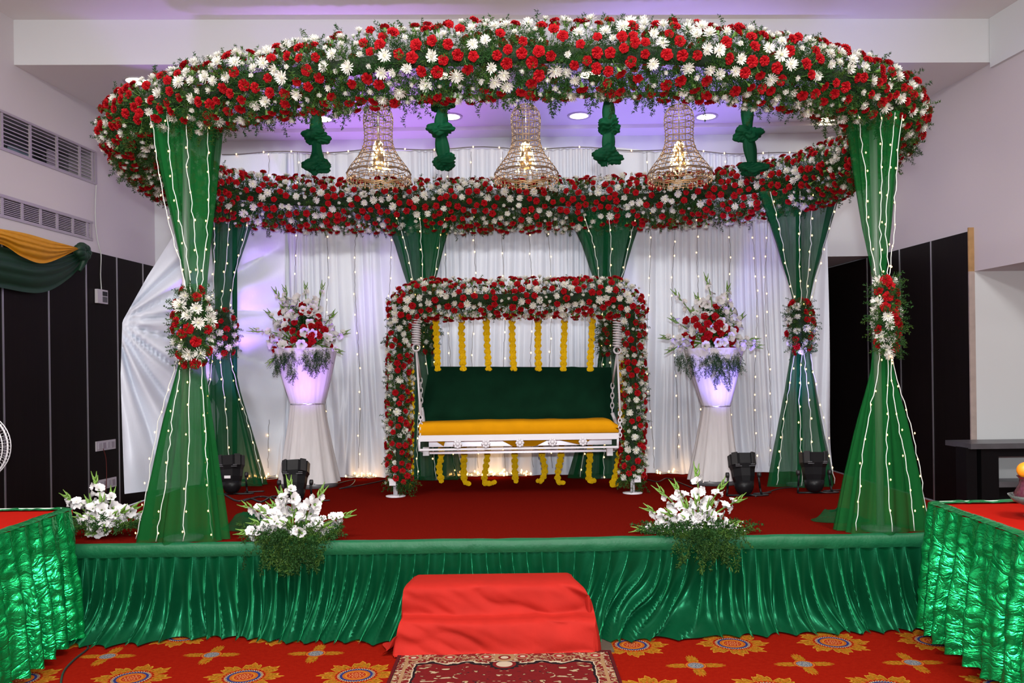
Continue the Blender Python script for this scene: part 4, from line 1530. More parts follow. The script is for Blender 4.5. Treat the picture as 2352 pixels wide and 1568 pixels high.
# white cloth pulled sideways and tied towards the left wall
lp = np.array([(507, 356), (415, 515), (340, 632), (281, 738), (277, 860), (281, 1000), (286, 1134)], float)
ld = np.array([8.55, 8.25, 7.85, 7.5, 7.45, 7.42, 7.40])
sl = np.concatenate([[0], np.cumsum(np.linalg.norm(np.diff(lp, axis=0), axis=1))])
sl /= sl[-1]
nu, nv = 150, 110
U = np.linspace(0, 1, nu)[None, :]
T = np.linspace(0, 1, nv)[:, None]
Tl = T
pxl = np.interp(Tl, sl, lp[:, 0])
pyl = np.interp(Tl, sl, lp[:, 1])
pdl = np.interp(Tl, sl, ld)
# the tie sits at sl[3] on the left edge; on the right edge rows are even
pxr = 655 + 0 * T
pyr = 352 + (1088 - 352) * T
PXg = pxr + (pxl - pxr) * U
PYg = pyr + (pyl - pyr) * U
PDg = 8.50 + (pdl - 8.50) * smooth(U * .9 + .1) * U ** .3
ang = np.arctan2(PYg - 738, PXg - 262)
dist = np.hypot(PYg - 738, PXg - 262)
fold = np.abs(np.sin(ang * 9.5 + 1.2 * vnoise(dist / 130, ang * 2, 51))) ** .8
fold2 = np.sin(ang * 33 + dist * .012)
damp = smooth(dist / 70) * smooth((430 - dist) / 160 + .25)
PDg = PDg - (.13 * fold + .016 * fold2) * damp - .03 * vnoise(PXg / 60, PYg / 60, 52)
V = np.array([[P(PXg[i, j], PYg[i, j], PDg[i, j]) for j in range(nu)] for i in range(nv)])
V[..., 2] = np.maximum(V[..., 2], .35)
obj('side_curtain', MB().grid(V.reshape(-1, 3), nv, nu), M_CURT, label='white satin curtain pulled sideways to a point before the dark left panels', cat='curtain')

# fairy lights on the backdrop
spx = [613, 681, 748, 820, 893, 1028, 1087, 1155, 1218, 1262, 1490, 1548, 1606, 1672, 1733, 1762]
topy = 348
for i, px in enumerate(spx):
    t = thing('fairy_light_string', f'warm fairy light string down the white backdrop, {ORD[i]} from the left', 'fairy lights', P(px, 1080, DB - .12), 'fairy light strings on the backdrop')
    ys = np.linspace(topy, 1075, 24)
    pth = [P(px + 5 * math.sin(y / 80 + px) + (8 if y > 800 else 0) * (y - 800) / 300, y, DB - .095 - .06 * ((y - topy) / 730) ** 2) for y in ys]
    light_string(t, pth, .20, .01, M_DWIRE, .0020, .003, 'wire', .0070)
t = thing('fairy_light_string', 'warm fairy light string running along the top edge of the backdrop', 'fairy lights', P(1190, 342, DB - .06))
light_string(t, [P(x, 352 - 12 * smooth((x - 510) / 600) + 14 * smooth((x - 1250) / 650) + 3 * math.sin(x / 37), DB - .06) for x in np.linspace(510, 1940, 60)], .30, .01, M_DWIRE, .005, .006, 'wire', .0075)
for lab, px, py, w, n in (('heap of glowing fairy lights on the stage behind the swing seat', 1130, 1083, .42, 46),
                          ('glowing fairy lights heaped at the backdrop foot beside the left vase stand', 845, 1088, .16, 14),
                          ('glowing fairy lights along the backdrop foot right of the flower arch', 1560, 1082, .30, 10),
                          ('glowing fairy lights on the stage between the left column and vase stand', 625, 1092, .18, 12)):
    c = PZ(px, py, ZS)
    c[1] = min(c[1], 8.36)
    t = thing('fairy_light_heap', lab, 'fairy lights', c)
    pts = np.stack([c[0] + RNG.uniform(-w, w, n * 2), c[1] + RNG.uniform(-.05, .05, n * 2), ZS + .008 + np.abs(RNG.normal(size=n * 2)) * .02], 1)
    pts = pts[np.argsort(pts[:, 0] + RNG.uniform(-.1, .1, n * 2))]
    w_ = obj('wire', MB().tube(catmull(pts, 3), .003, 4), M_WIRE, t)
    obj('bulb', bulbs_mesh(pts[::2] + np.array((0, -.005, .012)), .0095), M_BULB, w_, kind='stuff')
    lamp('heap_lamp', 'POINT', (c[0], c[1] - .10, ZS + .12), 1.6 if n > 30 else .7, (1, .60, .26), shadow_soft_size=.08)


# ---------------------------------------------------------------- gladiolus stems and arrangements
def gladiolus(parent, base, tip, n_fl, size, bend=.06, f0=.32, f1=.86, out=(0, -1, 0)):
    base, tip = np.asarray(base, float), np.asarray(tip, float)
    ax = tip - base
    L = np.linalg.norm(ax)
    d = ax / L
    side = np.cross(d, np.array((0, 1., 0)))
    side /= np.linalg.norm(side) + 1e-9
    mid = base + ax * .55 + side * bend * L * RNG.uniform(-1, 1) + np.array((0, 0, .04 * L))
    path = catmull([base, mid, tip], 8)
    mb = MB().tube(path, np.linspace(.008, .0035, len(path)), 6)
    N = len(path) - 1
    # buds near the tip
    for k, f in enumerate((.80, .86, .91, .96, 1.0)):
        p = path[min(N, int(f * N))]
        s = (-1) ** k
        q = p + side * s * .012 + d * .02
        mb.tube([p, q, q + d * .035 + side * s * .006], [.006, .0085 - .001 * k, .002], 5)
    # blade leaves
    for k in range(2):
        p = path[int(N * (.15 + .15 * k))]
        s = (-1) ** k
        e = p + d * .12 + side * s * .03 + np.array((0, -.01, 0))
        mb.tube([p, (p + e) / 2 + side * s * .012, e], [.005, .009, .001], 4)
    g = obj('gladiolus', mb, M_STEM, parent)
    for k in range(n_fl):
        f = f0 + (f1 - f0) * (k + .3) / n_fl
        p = path[min(N, int(f * N))]
        s = (-1) ** k
        nd = side * s * .8 + np.asarray(out, float) * RNG.uniform(.5, 1.1) + d * .55 + RNG.normal(size=3) * .22
        nd /= np.linalg.norm(nd)
        sz = size * (1.12 - .5 * (f - f0) / (f1 - f0)) * RNG.uniform(.85, 1.1)
        inst('floret', PMESH['floret'][int(RNG.integers(3))], g, mat4(frame_z(nd, RNG.uniform(0, 6)), sz, p + nd * sz * .75))
    return g


def foot_spray(label, cx, cy, D, tips, fern_dirs, seed, breath=0, n_fl=5, size=.049, hang=0):
    c = P(cx, cy, D)
    t = thing('gladiolus_arrangement', label, 'flower arrangement', (c[0], c[1], ZS), 'white gladiolus arrangements along the stage edge')
    for tx, ty, dd in tips:
        tip = P(tx, ty, D + dd)
        L = np.linalg.norm(tip - c)
        gladiolus(t, c + np.array((RNG.uniform(-.03, .03), 0, RNG.uniform(-.01, .02))), tip, max(2, int(round(n_fl * L / .30 + .5))), size, .05)
    it = []
    for _ in range(fern_dirs[0]):
        az = RNG.uniform(0, 2 * np.pi)
        rr = RNG.uniform(0, 1) ** .7
        p = c + np.array((math.cos(az) * fern_dirs[1] * rr, math.sin(az) * .10 * rr - .02, RNG.uniform(-.005, .07) * (1.1 - rr)))
        d = np.array((math.cos(az), math.sin(az) * .7 - .2, RNG.uniform(-.05, .5)))
        it.append((p, d / np.linalg.norm(d), RNG.uniform(.09, .20)))
    for k in range(hang):
        hx = RNG.normal() * .095
        p = np.array((c[0] + hx + .02, DS - .06 - RNG.uniform(0, .05), ZS + RNG.uniform(-.02, .05)))
        d = np.array((RNG.normal() * .35, -.25, -1.0))
        it.append((p, d / np.linalg.norm(d), RNG.uniform(.10, .20)))
        p2 = np.array((c[0] + hx, DS + RNG.uniform(-.02, .08), ZS + .02))
        d2 = np.array((RNG.normal() * .5, -1.0, .15))
        it.append((p2, d2 / np.linalg.norm(d2), RNG.uniform(.12, .18)))
    ferns('fern_foliage', t, it)
    if breath:
        mb = MB()
        for _ in range(breath):
            az = RNG.uniform(0, 2 * np.pi)
            rr = RNG.uniform(.2, .95)
            p = c + np.array((math.cos(az) * fern_dirs[1] * rr + .02, -.08 - .06 * RNG.random(), RNG.uniform(.0, .15 - .11 * rr)))
            cl_ = RNG.normal(size=(7, 3)) * .016 + p
            for q in cl_:
                mb.add(q + np.array([(1, 0, 0), (-1, 0, 0), (0, 1, 0), (0, -1, 0), (0, 0, 1), (0, 0, -1)]) * .0055, [(0, 2, 4), (2, 1, 4), (1, 3, 4), (3, 0, 4), (2, 0, 5), (1, 2, 5), (3, 1, 5), (0, 3, 5)])
        obj('baby_breath', mb, M_GLAD, t, kind='stuff')
    return t


foot_spray('white gladiolus arrangement spilling over the stage edge beside the front left column', 682, 1228, 5.27,
           [(556, 1222, -.08), (563, 1162, .06), (600, 1172, .0), (625, 1160, .10), (664, 1106, .12), (643, 1130, .14), (742, 1126, .10), (728, 1160, .05), (803, 1182, .0), (752, 1208, -.08), (690, 1222, -.20), (620, 1195, -.10), (585, 1200, -.05)],
           (105, .24), 1, hang=85)
foot_spray('white gladiolus arrangement with tiny white sprigs at the right end of the stage edge', 1600, 1222, 5.30,
           [(1488, 1168, .0), (1513, 1124, .08), (1550, 1114, .12), (1599, 1078, .10), (1662, 1112, .12), (1702, 1146, .05), (1535, 1178, -.08), (1575, 1160, .0), (1600, 1150, -.05), (1630, 1160, -.08), (1463, 1216, .0), (1690, 1205, -.05)],
           (130, .27), 2, breath=42, hang=60, n_fl=4, size=.044)
foot_spray('white gladiolus arrangement behind the corner of the green table on the left', 238, 1212, 5.45,
           [(152, 1138, .05), (217, 1098, .10), (206, 1150, .0), (235, 1148, .0), (258, 1132, .08), (312, 1164, .0), (285, 1172, -.06), (332, 1180, .06), (214, 1224, -.10), (240, 1212, -.15), (180, 1186, -.06), (265, 1185, -.08)],
           (80, .23), 3, n_fl=4, size=.052)


# ---------------------------------------------------------------- draped vase stands
def vase_stand(label, D, rim, waist, foot, seed):
    """rim, waist, foot: (px left, px right, py)."""
    def ring_(q):
        a, b = P(q[0], q[2], D), P(q[1], q[2], D)
        return (a + b) / 2, (b[0] - a[0]) / 2
    (c1, r1), (c2, r2), (c3, r3) = ring_(rim), ring_(waist), ring_(foot)
    t = thing('vase_stand', label, 'vase stand', (c3[0], D, ZS), 'white draped vase stands')

    def cone(name, ca, ra, cb, rb, n, m, top_cap):
        k = 24
        q = np.linspace(0, 1, k)[:, None]
        a = np.arange(n * 10)[None, :] / (n * 10) * 2 * np.pi
        ph = a * n + 3 * (vnoise(a * 2, 0 * q, seed) - .5)
        fold = 1 + (.018 + .035 * q * (rb > ra)) * np.sin(ph) + .012 * np.sin(ph * 2.7)
        R = (ra + (rb - ra) * q ** 1.15) * fold
        cc = ca[None, None, :] + (cb - ca)[None, None, :] * q[..., None]
        V = np.stack([cc[..., 0] + R * np.cos(a), D + R * np.sin(a) * .8, cc[..., 2] + 0 * a], -1)
        mb = MB().grid(V.reshape(-1, 3), k, n * 10, wrap=True)
        return obj(name, mb, m, t)
    cone('vase_drape', c1, r1, c2, r2, 9, M_WVOILE, True)
    obj('vase_shell', MB().lathe([(r2 * .93, c2[2]), (r1 * .95, c1[2] - .01), (r1 * .9, c1[2] - .01), (.0, c1[2] - .06)], (0, 0, 0), 28, caps=False, M=np.diag((1, .8, 1))).__class__() if False else
        MB().lathe([(r2 * .93, 0), (r1 * .95, c1[2] - c2[2] - .01), (r1 * .88, c1[2] - c2[2] - .01), (.001, c1[2] - c2[2] - .08)], (c1[0], D, c2[2]), 28, caps=False, M=np.diag((1, .8, 1))), M_WHITEP, t)
    obj('waist_band', MB().lathe([(r2 * 1.03, -.006), (r2 * 1.05, 0), (r2 * 1.03, .006)], (c2[0], D, c2[2]), 28, caps=False, M=np.diag((1, .8, 1))), M_SILVER, t)
    c3b = c3.copy()
    c3b[2] = ZS + .045
    cone('skirt_drape', c2, r2, c3b, r3, 11, M_WVOILE, False)
    obj('stand_base', MB().lathe([(r3 * .95, 0), (r3 * .95, .05), (r3 * .4, .06), (.05, .10), (.05, c2[2] - ZS)], (c3[0], D, ZS + .003), 26, M=np.diag((1, .8, 1))), M_GREYTOP, t)
    return t, c1, r1


def vase_flowers(label, D, c1, r1, cx, cy, tips, reds, seed, ferns_px):
    t = thing('vase_flowers', label, 'flower arrangement', c1, 'arrangements on the vase stands')
    core = np.array((c1[0], D, c1[2] + .02))
    for tx, ty, dd, nf in tips:
        gladiolus(t, core + np.array(((P(tx, ty, D)[0] - core[0]) * .25, 0, .03)), P(tx, ty, D + dd), nf, .042, .05, .35, .92)
    fl = []
    for (x, y) in reds:
        p = P(x, y, D)
        off = np.array((p[0] - core[0], 0, p[2] - core[2]))
        dep = math.sqrt(max(.0, .036 - off[0] ** 2 * .8 - (off[2] - .12) ** 2 * .5))
        p = P(x, y, D - .03 - dep * .9)
        nrm = np.array((off[0] * 3, -1, (off[2] - .05) * 2.2)) + RNG.normal(size=3) * .2
        fl.append(('carnation', p, nrm / np.linalg.norm(nrm), RNG.uniform(.034, .042)))
    plant(t, fl)
    # white gladiolus florets filling between
    for _ in range(34):
        az, h = RNG.uniform(-np.pi, 0), RNG.random()
        p = core + np.array((math.cos(az) * r1 * 1.05 * (1.1 - h * .6), math.sin(az) * r1 * .8 * (1.1 - h * .6), h * .46 - .01))
        nrm = np.array((math.cos(az), math.sin(az), .5 * h))
        inst('floret', PMESH['floret'][int(RNG.integers(3))], t, mat4(frame_z(nrm + RNG.normal(size=3) * .3, RNG.uniform(0, 6)), RNG.uniform(.042, .056), p))
    it = []
    for _ in range(120):
        az, h = RNG.uniform(-np.pi, np.pi), RNG.random()
        d = np.array((math.cos(az), math.sin(az), .3 + h))
        it.append((core + np.array((0, 0, .22 * h)), d / np.linalg.norm(d), RNG.uniform(.12, .24)))
    for (x, y0, y1) in ferns_px:
        for k in range(38):
            f = RNG.random()
            yy_ = y0 + (y1 - y0) * f
            a = P(x + RNG.normal() * 7, yy_, D)
            rad = r1 * .82 * (1 - .35 * max(0, (c1[2] - a[2]) / .5))
            a[1] = D - rad * math.sqrt(max(.1, 1 - min(1, ((a[0] - core[0]) / r1) ** 2))) - .02
            d = np.array((RNG.normal() * .4, -.25, -1))
            it.append((a, d / np.linalg.norm(d), RNG.uniform(.05, .11)))
    ferns('fern_foliage', t, it)
    return t


D1v, D2v = 7.80, 7.60
vs, c1, r1 = vase_stand('white draped vase stand between the left columns and the flower arch', D1v, (632, 772, 800), (668, 745, 927), (642, 779, 1112), 61)
vase_flowers('red carnations and cream gladioli filling the vase left of the flower arch', D1v, c1, r1, 700, 800,
             [(632, 668, .0, 5), (655, 664, .0, 5), (702, 657, .02, 6), (741, 656, .0, 4), (617, 718, -.05, 4), (580, 760, -.08, 4), (795, 764, -.06, 5), (766, 722, .0, 5), (781, 808, -.12, 3), (620, 832, -.12, 2), (680, 690, -.02, 5), (720, 700, -.03, 5), (650, 705, -.05, 5)],
             [(695, 701), (646, 719), (670, 721), (660, 733), (694, 718), (711, 715), (731, 728), (677, 740), (648, 753), (660, 755), (673, 760), (698, 752), (690, 766), (715, 749), (732, 747), (746, 757), (713, 770), (727, 766), (733, 771), (717, 783), (626, 775), (675, 780), (644, 788), (655, 790), (667, 802), (706, 795), (757, 774), (756, 795), (632, 803)], 61,
             [(650, 812, 850), (686, 805, 862), (722, 802, 845), (752, 800, 838), (668, 808, 830), (738, 802, 850)])
vs, c1, r1 = vase_stand('white draped vase stand between the flower arch and the right columns', D2v, (1573, 1707, 800), (1613, 1677, 932), (1582, 1698, 1106), 62)
vase_flowers('red carnations and cream gladioli filling the vase right of the flower arch', D2v, c1, r1, 1640, 800,
             [(1550, 672, .0, 5), (1601, 682, .0, 5), (1622, 637, .02, 6), (1672, 658, .0, 6), (1545, 733, -.05, 4), (1524, 774, -.08, 4), (1537, 806, -.06, 4), (1742, 795, -.06, 5), (1705, 728, .0, 5), (1735, 782, -.10, 4), (1590, 715, -.03, 5), (1650, 705, -.03, 5), (1680, 715, -.04, 5)],
             [(1616, 699), (1645, 705), (1642, 727), (1619, 727), (1577, 736), (1596, 735), (1602, 748), (1613, 757), (1626, 744), (1645, 751), (1652, 744), (1670, 755), (1655, 764), (1627, 769), (1621, 778), (1645, 781), (1676, 780), (1692, 779), (1689, 757), (1587, 783), (1568, 785), (1574, 772), (1588, 775), (1587, 798), (1656, 794), (1623, 803), (1683, 793)], 62,
             [(1560, 808, 835), (1580, 815, 855), (1612, 812, 855), (1640, 810, 872), (1658, 815, 890), (1680, 808, 845), (1630, 808, 840)])


# ---------------------------------------------------------------- stage spotlights (par cans)
def par_can(label, px, py, D, aim, sticker=False, power=70):
    base = np.array((P(px, py, D)[0], D, ZS))
    t = thing('spotlight', label, 'stage light', base, 'black stage spotlights on the carpet')
    tgt = np.asarray(aim, float)
    piv = base + np.array((0, 0, .155))
    ax = tgt - piv
    ax = ax / np.linalg.norm(ax)
    ax = ax * np.array((.5, .55, 1))
    ax /= np.linalg.norm(ax)
    R = frame_z(ax, math.pi / 8)
    n = 16
    obj('housing', MB().lathe([(.080, -.045), (.092, .0), (.098, .06), (.112, .10), (.116, .185), (.108, .185), (.100, .10)], piv, 8, M=R, caps=False), M_BLACK, t, smooth_shade=False)
    obj('rear_dome', MB().lathe([(.001, -.150), (.030, -.147), (.058, -.128), (.076, -.095), (.084, -.045), (.080, -.045)], piv, n, M=R, caps=False), M_BLACK, t)
    obj('lens', MB().lathe([(.001, .085), (.098, .085)], piv, n, M=R, caps=False), M_PURPLE, t)
    for k in range(8):
        a = (k + .5) / 8 * 2 * np.pi
        if k % 2: continue
        p = piv + R @ np.array((math.cos(a) * .108, math.sin(a) * .108, .145))
        obj('fin', MB().box(p, (.016, .050, .10), M=R @ np.array(((math.cos(a), -math.sin(a), 0), (math.sin(a), math.cos(a), 0), (0, 0, 1)))), M_BLACKR, t, smooth_shade=False)
    sv = MB()
    for s in (-1, 1):
        for dz in (.108, .122):
            p = piv + np.array((s * .055, -.098, .0)) + R @ np.array((0, 0, dz))
            sv.box(p, (.05, .008, .005))
    obj('vent_slot', sv, M_GREYTOP, t, smooth_shade=False)
    yoke = [piv + np.array((-.125, 0, .02)), piv + np.array((-.135, -.01, -.09)), base + np.array((-.145, -.02, .008)), base + np.array((.145, -.02, .008)), piv + np.array((.135, -.01, -.09)), piv + np.array((.125, 0, .02))]
    mb = MB()
    for a, b in zip(yoke[:-1], yoke[1:]):
        mb.tube([a, b], .009, 6)
    obj('yoke', mb, M_BLACK, t)
    for s in (-1, 1):
        obj('knob', MB().lathe([(.022, -.012), (.022, .012)], piv + np.array((s * .132, 0, .02)), 10, M=np.array(((0, 0, 1), (0, 1, 0), (-1, 0, 0)))), M_BLACKR, t)
    if sticker:
        obj('sticker', MB().box(piv + np.array((-.005, -.098, .012)), (.055, .004, .024)), M_WHITEP, t, smooth_shade=False, label='small white sticker')
    tail = catmull([base + np.array((0, .02, .02)), base + np.array((.08, -.06, .012)), base + np.array((.20, -.02, .010)), base + np.array((.10, .05, .010)), base + np.array((.26, .10, .010))], 6)
    obj('power_lead', MB().tube(tail, .006, 5), M_BLACKR, t)
    lp_ = piv + ax * .20
    lamp('par_beam', 'SPOT', lp_, power, (.46, .20, 1.0) if px < 1176 else (.30, .22, 1.0), tgt, spot_size=.80 if power > 115 else 1.0, spot_blend=.8, shadow_soft_size=.06)


par_can('black stage spotlight beside the front left column, small white sticker on it', 533, 1150, 7.35, P(520, 690, 8.0), True, 230)
par_can('black stage spotlight before the left vase stand, behind the gladioli', 679, 1178, 6.75, P(702, 740, 7.8), False, 110)
par_can('black stage spotlight tilted back before the right vase stand', 1708, 1146, 6.85, P(1655, 760, 7.6), False, 110)
par_can('black stage spotlight beside the column at the right edge of the backdrop', 1870, 1133, 6.95, P(1845, 700, 7.4), False, 220)


def cable(label, pts, r=.006, m=M_BLACKR, z=None):
    q = np.array([PZ(x, y, (ZS if z is None else z) + r) for x, y in pts])
    return obj('power_cable', MB().tube(catmull(q, 8), r, 6), m, label=label, cat='cable')


cable('black cable tangle on the stage between the two left spotlights', [(515, 1135), (545, 1150), (575, 1145), (600, 1152), (625, 1140), (650, 1142), (668, 1150), (640, 1148), (600, 1140), (560, 1150)], .008)
cable('thin dark cable looping on the carpet right of the left vase stand', [(770, 1112), (795, 1105), (815, 1102), (805, 1115), (780, 1122), (840, 1112), (895, 1100)], .005)
cable('thin dark cable across the stage left of the right vase stand', [(1478, 1098), (1510, 1106), (1532, 1098), (1560, 1108), (1590, 1120)], .005)
cable('dark cable from the right spotlights towards the front right column', [(1735, 1140), (1790, 1122), (1840, 1118)], .005)
cable('black floor cable beside the foil skirted table on the left', [(190, 1475), (202, 1488), (170, 1515), (145, 1545), (138, 1590)], .006, M_BLACKR, 0.0)


# ---------------------------------------------------------------- bell chandeliers
def bell(label, px, seed):
    D = 5.47
    K = .86
    top = P(px, 241, D)
    t = thing('bell_chandelier', label, 'chandelier', top - np.array((0, 0, .62)), 'beaded bell chandeliers')
    prof = np.array([(.030, 0), (.072, -.018), (.103, -.058), (.114, -.105), (.113, -.150), (.108, -.200), (.107, -.250), (.112, -.300), (.128, -.350), (.155, -.400), (.188, -.445), (.222, -.490), (.242, -.525)]) * K
    pc = catmull(np.stack([prof[:, 0], prof[:, 1]], 1), 4)
    mb = MB()
    n = 14
    for k in range(n):
        a = k / n * 2 * np.pi
        mb.tube(np.stack([top[0] + pc[:, 0] * math.cos(a), top[1] + pc[:, 0] * math.sin(a), top[2] + pc[:, 1]], 1), .0022, 4)
    a = np.arange(30) / 30 * 2 * np.pi
    for r, z in prof[1:]:
        mb.tube(np.stack([top[0] + r * np.cos(a), top[1] + r * np.sin(a), np.full(30, top[2] + z)], 1), .0030, 4, closed=True)
    obj('wire_cage', mb, M_GOLD, t)
    bd = MB()
    for i in range(len(prof) - 1):
        r, z = (prof[i] + prof[i + 1]) / 2
        nb = n
        for k in range(nb):
            b = (k + .5) / nb * 2 * np.pi
            s = .0056
            bd.add(np.array((top[0] + r * math.cos(b), top[1] + r * math.sin(b), top[2] + z)) + np.array([(s, 0, 0), (-s, 0, 0), (0, s, 0), (0, -s, 0), (0, 0, s * 1.3), (0, 0, -s * 1.3)]),
                   [(0, 2, 4), (2, 1, 4), (1, 3, 4), (3, 0, 4), (2, 0, 5), (1, 2, 5), (3, 1, 5), (0, 3, 5)])
    obj('bead', bd, M_BEAD, t, kind='stuff')
    # flared rim, inner tiers and hanging drops
    rm = MB()
    for r, z, rr in ((.246 * K, -.535 * K, .005), (.215 * K, -.555 * K, .003), (.225 * K, -.575 * K, .0022), (.205 * K, -.595 * K, .0022)):
        rm.tube(np.stack([top[0] + r * np.cos(a), top[1] + r * np.sin(a), top[2] + z + .006 * np.sin(a * 12)], 1), rr, 4, closed=True)
    obj('rim', rm, M_GOLD, t)
    fr = MB()
    for k in range(40):
        b = k / 40 * 2 * np.pi
        p = np.array((top[0] + .244 * K * math.cos(b), top[1] + .244 * K * math.sin(b), top[2] - .535 * K))
        fr.tube([p, p + np.array((0, 0, -.035))], .0015, 3)
        s = .007
        fr.add(p + np.array((0, 0, -.045)) + np.array([(s, 0, 0), (-s, 0, 0), (0, s, 0), (0, -s, 0), (0, 0, s), (0, 0, -s * 2.4)]),
               [(0, 2, 4), (2, 1, 4), (1, 3, 4), (3, 0, 4), (2, 0, 5), (1, 2, 5), (3, 1, 5), (0, 3, 5)])
    for k in range(28):
        b = k / 28 * 2 * np.pi
        p = np.array((top[0] + .215 * K * math.cos(b), top[1] + .215 * K * math.sin(b), top[2] - .555 * K))
        fr.tube([p, p + np.array((0, 0, -.035))], .0018, 3)
    obj('drop', fr, M_BEAD, t, kind='stuff')
    obj('rod', MB().tube([top + np.array((0, 0, .06)), top + np.array((0, 0, -.28))], .0045, 6), M_SILVER, t)
    pts = []
    for k in range(110):
        b, h = RNG.uniform(0, 6.28), RNG.random()
        rr = .024 + .056 * h * RNG.random() ** .4
        pts.append((top[0] + rr * math.cos(b), top[1] + rr * math.sin(b), top[2] - .250 - .190 * h))
    fx = obj('lamp_holder', MB().lathe([(.010, -.235), (.024, -.26), (.036, -.36), (.042, -.40), (.02, -.425)], top, 12), M_GOLD, t)
    obj('bulb', bulbs_mesh(pts, .0060), M_CHBULB, fx, kind='stuff')
    lamp('bell_lamp', 'POINT', (top[0], top[1] - .0, top[2] - .47), 1.6, (1, .68, .34), shadow_soft_size=.07)


bell('beaded bell chandelier nearest the left columns, over the left vase stand', 868, 1)
bell('beaded bell chandelier in the middle, straight over the swing seat', 1207, 2)
bell('beaded bell chandelier nearest the right columns, over the right vase stand', 1559, 3)


# ---------------------------------------------------------------- knotted green drapes under the ring
def knot_drape(label, px, y0, knots, seed):
    D = 5.55
    t = thing('knotted_drape', label, 'fabric drape', P(px, y0, D) - np.array((0, 0, .55)), 'knotted green cloths under the ring')
    ks = [P(kx, ky, D) for kx, ky, *_ in knots]
    path = catmull([P(px, y0, D + .0)] + ks, 10)
    path = np.vstack([path[:1] + np.array((0, 0, .12)), path])
    n = 18
    aa = np.arange(n) / n * 2 * np.pi
    rows = []
    for i, p in enumerate(path):
        w = .036 + .006 * math.sin(i * .7 + seed)
        rr = 1 + .16 * np.sin(aa * 5 + i * .1) + .08 * np.sin(aa * 9 - i * .2)
        rows.append(np.stack([p[0] + w * rr * np.cos(aa), p[1] + w * .7 * rr * np.sin(aa), np.full(n, p[2])], 1))
    obj('cloth_strip', MB().grid(np.concatenate(rows), len(rows), n, wrap=True), M_GREENK, t)
    for j, (kx, ky, kw, kh) in enumerate(knots):
        c = P(kx, ky, D - .01)
        hw, hh = kw / 2 / F * D * .84, kh / 2 / F * D * .68
        nu_, nv_ = 64, 34
        ph = np.arange(nu_)[None, :] / nu_ * 2 * np.pi
        th = np.linspace(.02, np.pi - .02, nv_)[:, None]
        x, y, z = np.sin(th) * np.cos(ph), np.sin(th) * np.sin(ph), np.cos(th)
        s = seed * 3 + j
        lobe = .24 * np.sin(ph * 2 + th * 1.7 + s) + .14 * np.sin(ph * 3 - th * 2.6 + s * 2)
        wr1 = np.abs(np.sin(ph * 3.0 + th * 5 + 4 * vnoise(x * 2 + 9, z * 2 + y, s)))
        wr2 = np.abs(np.sin(th * 9 - ph * 2 + 5 * vnoise(x * 3 + y + 5, z * 3, s + 1)))
        r = .80 + lobe + .20 * wr1 + .10 * wr2
        V = np.stack([c[0] + hw * r * x, c[1] + hw * .8 * r * y, c[2] + hh * r * z], -1)
        obj('knot', MB().grid(V.reshape(-1, 3), nv_, nu_, wrap=True), M_GREENK, t)


knot_drape('knotted dark green cloth hanging left of the left bell chandelier', 727, 232, [(726, 312, 70, 46), (729, 378, 64, 52)], 1)
knot_drape('knotted dark green cloth hanging between the left and middle bell chandeliers', 1017, 228, [(1016, 243, 56, 36), (1012, 299, 70, 44), (1021, 372, 68, 46)], 2)
knot_drape('knotted dark green cloth hanging between the middle and right bell chandeliers', 1398, 222, [(1397, 287, 64, 52), (1396, 356, 72, 56)], 3)
knot_drape('knotted dark green cloth hanging right of the right bell chandelier', 1717, 230, [(1718, 308, 64, 50), (1729, 388, 68, 40)], 4)


# ---------------------------------------------------------------- foil-skirted tables
def foil(name, rough):
    m, nt, b, out = new_mat(name)
    g = NG(nt)
    b.inputs['Base Color'].default_value = (.008, .40, .105, 1)
    b.inputs['Metallic'].default_value = .85
    b.inputs['Roughness'].default_value = rough
    pos, X, Y, Z = g.pos()
    # creases: sharp folds running mostly across the cloth
    w = g.noise(pos, 5, 2, 0)
    v1 = g.xyz(g.add(g.mul(X, 6), g.mul(w, 3)), g.add(g.mul(Y, 6), g.mul(w, 2)), g.add(g.mul(Z, 13), g.mul(w, 5)))
    c1 = g.m('ABSOLUTE', g.sub(g.noise(v1, 1.0, 2, .4), .5))
    v2 = g.xyz(g.mul(X, 26), g.mul(Y, 26), g.add(g.mul(Z, 46), g.mul(w, 9)))
    c2 = g.m('ABSOLUTE', g.sub(g.noise(v2, 1.0, 2, .6), .5))
    h = g.add(g.mul(g.m('SQRT', c1), .8), g.mul(g.m('SQRT', c2), .16))
    bp = nt.nodes.new('ShaderNodeBump')
    bp.inputs['Strength'].default_value = .42
    bp.inputs['Distance'].default_value = .03
    nt.links.new(h, bp.inputs['Height'])
    nt.links.new(bp.outputs[0], b.inputs['Normal'])
    return m


M_FOIL = foil('crinkled_green_foil', .27)


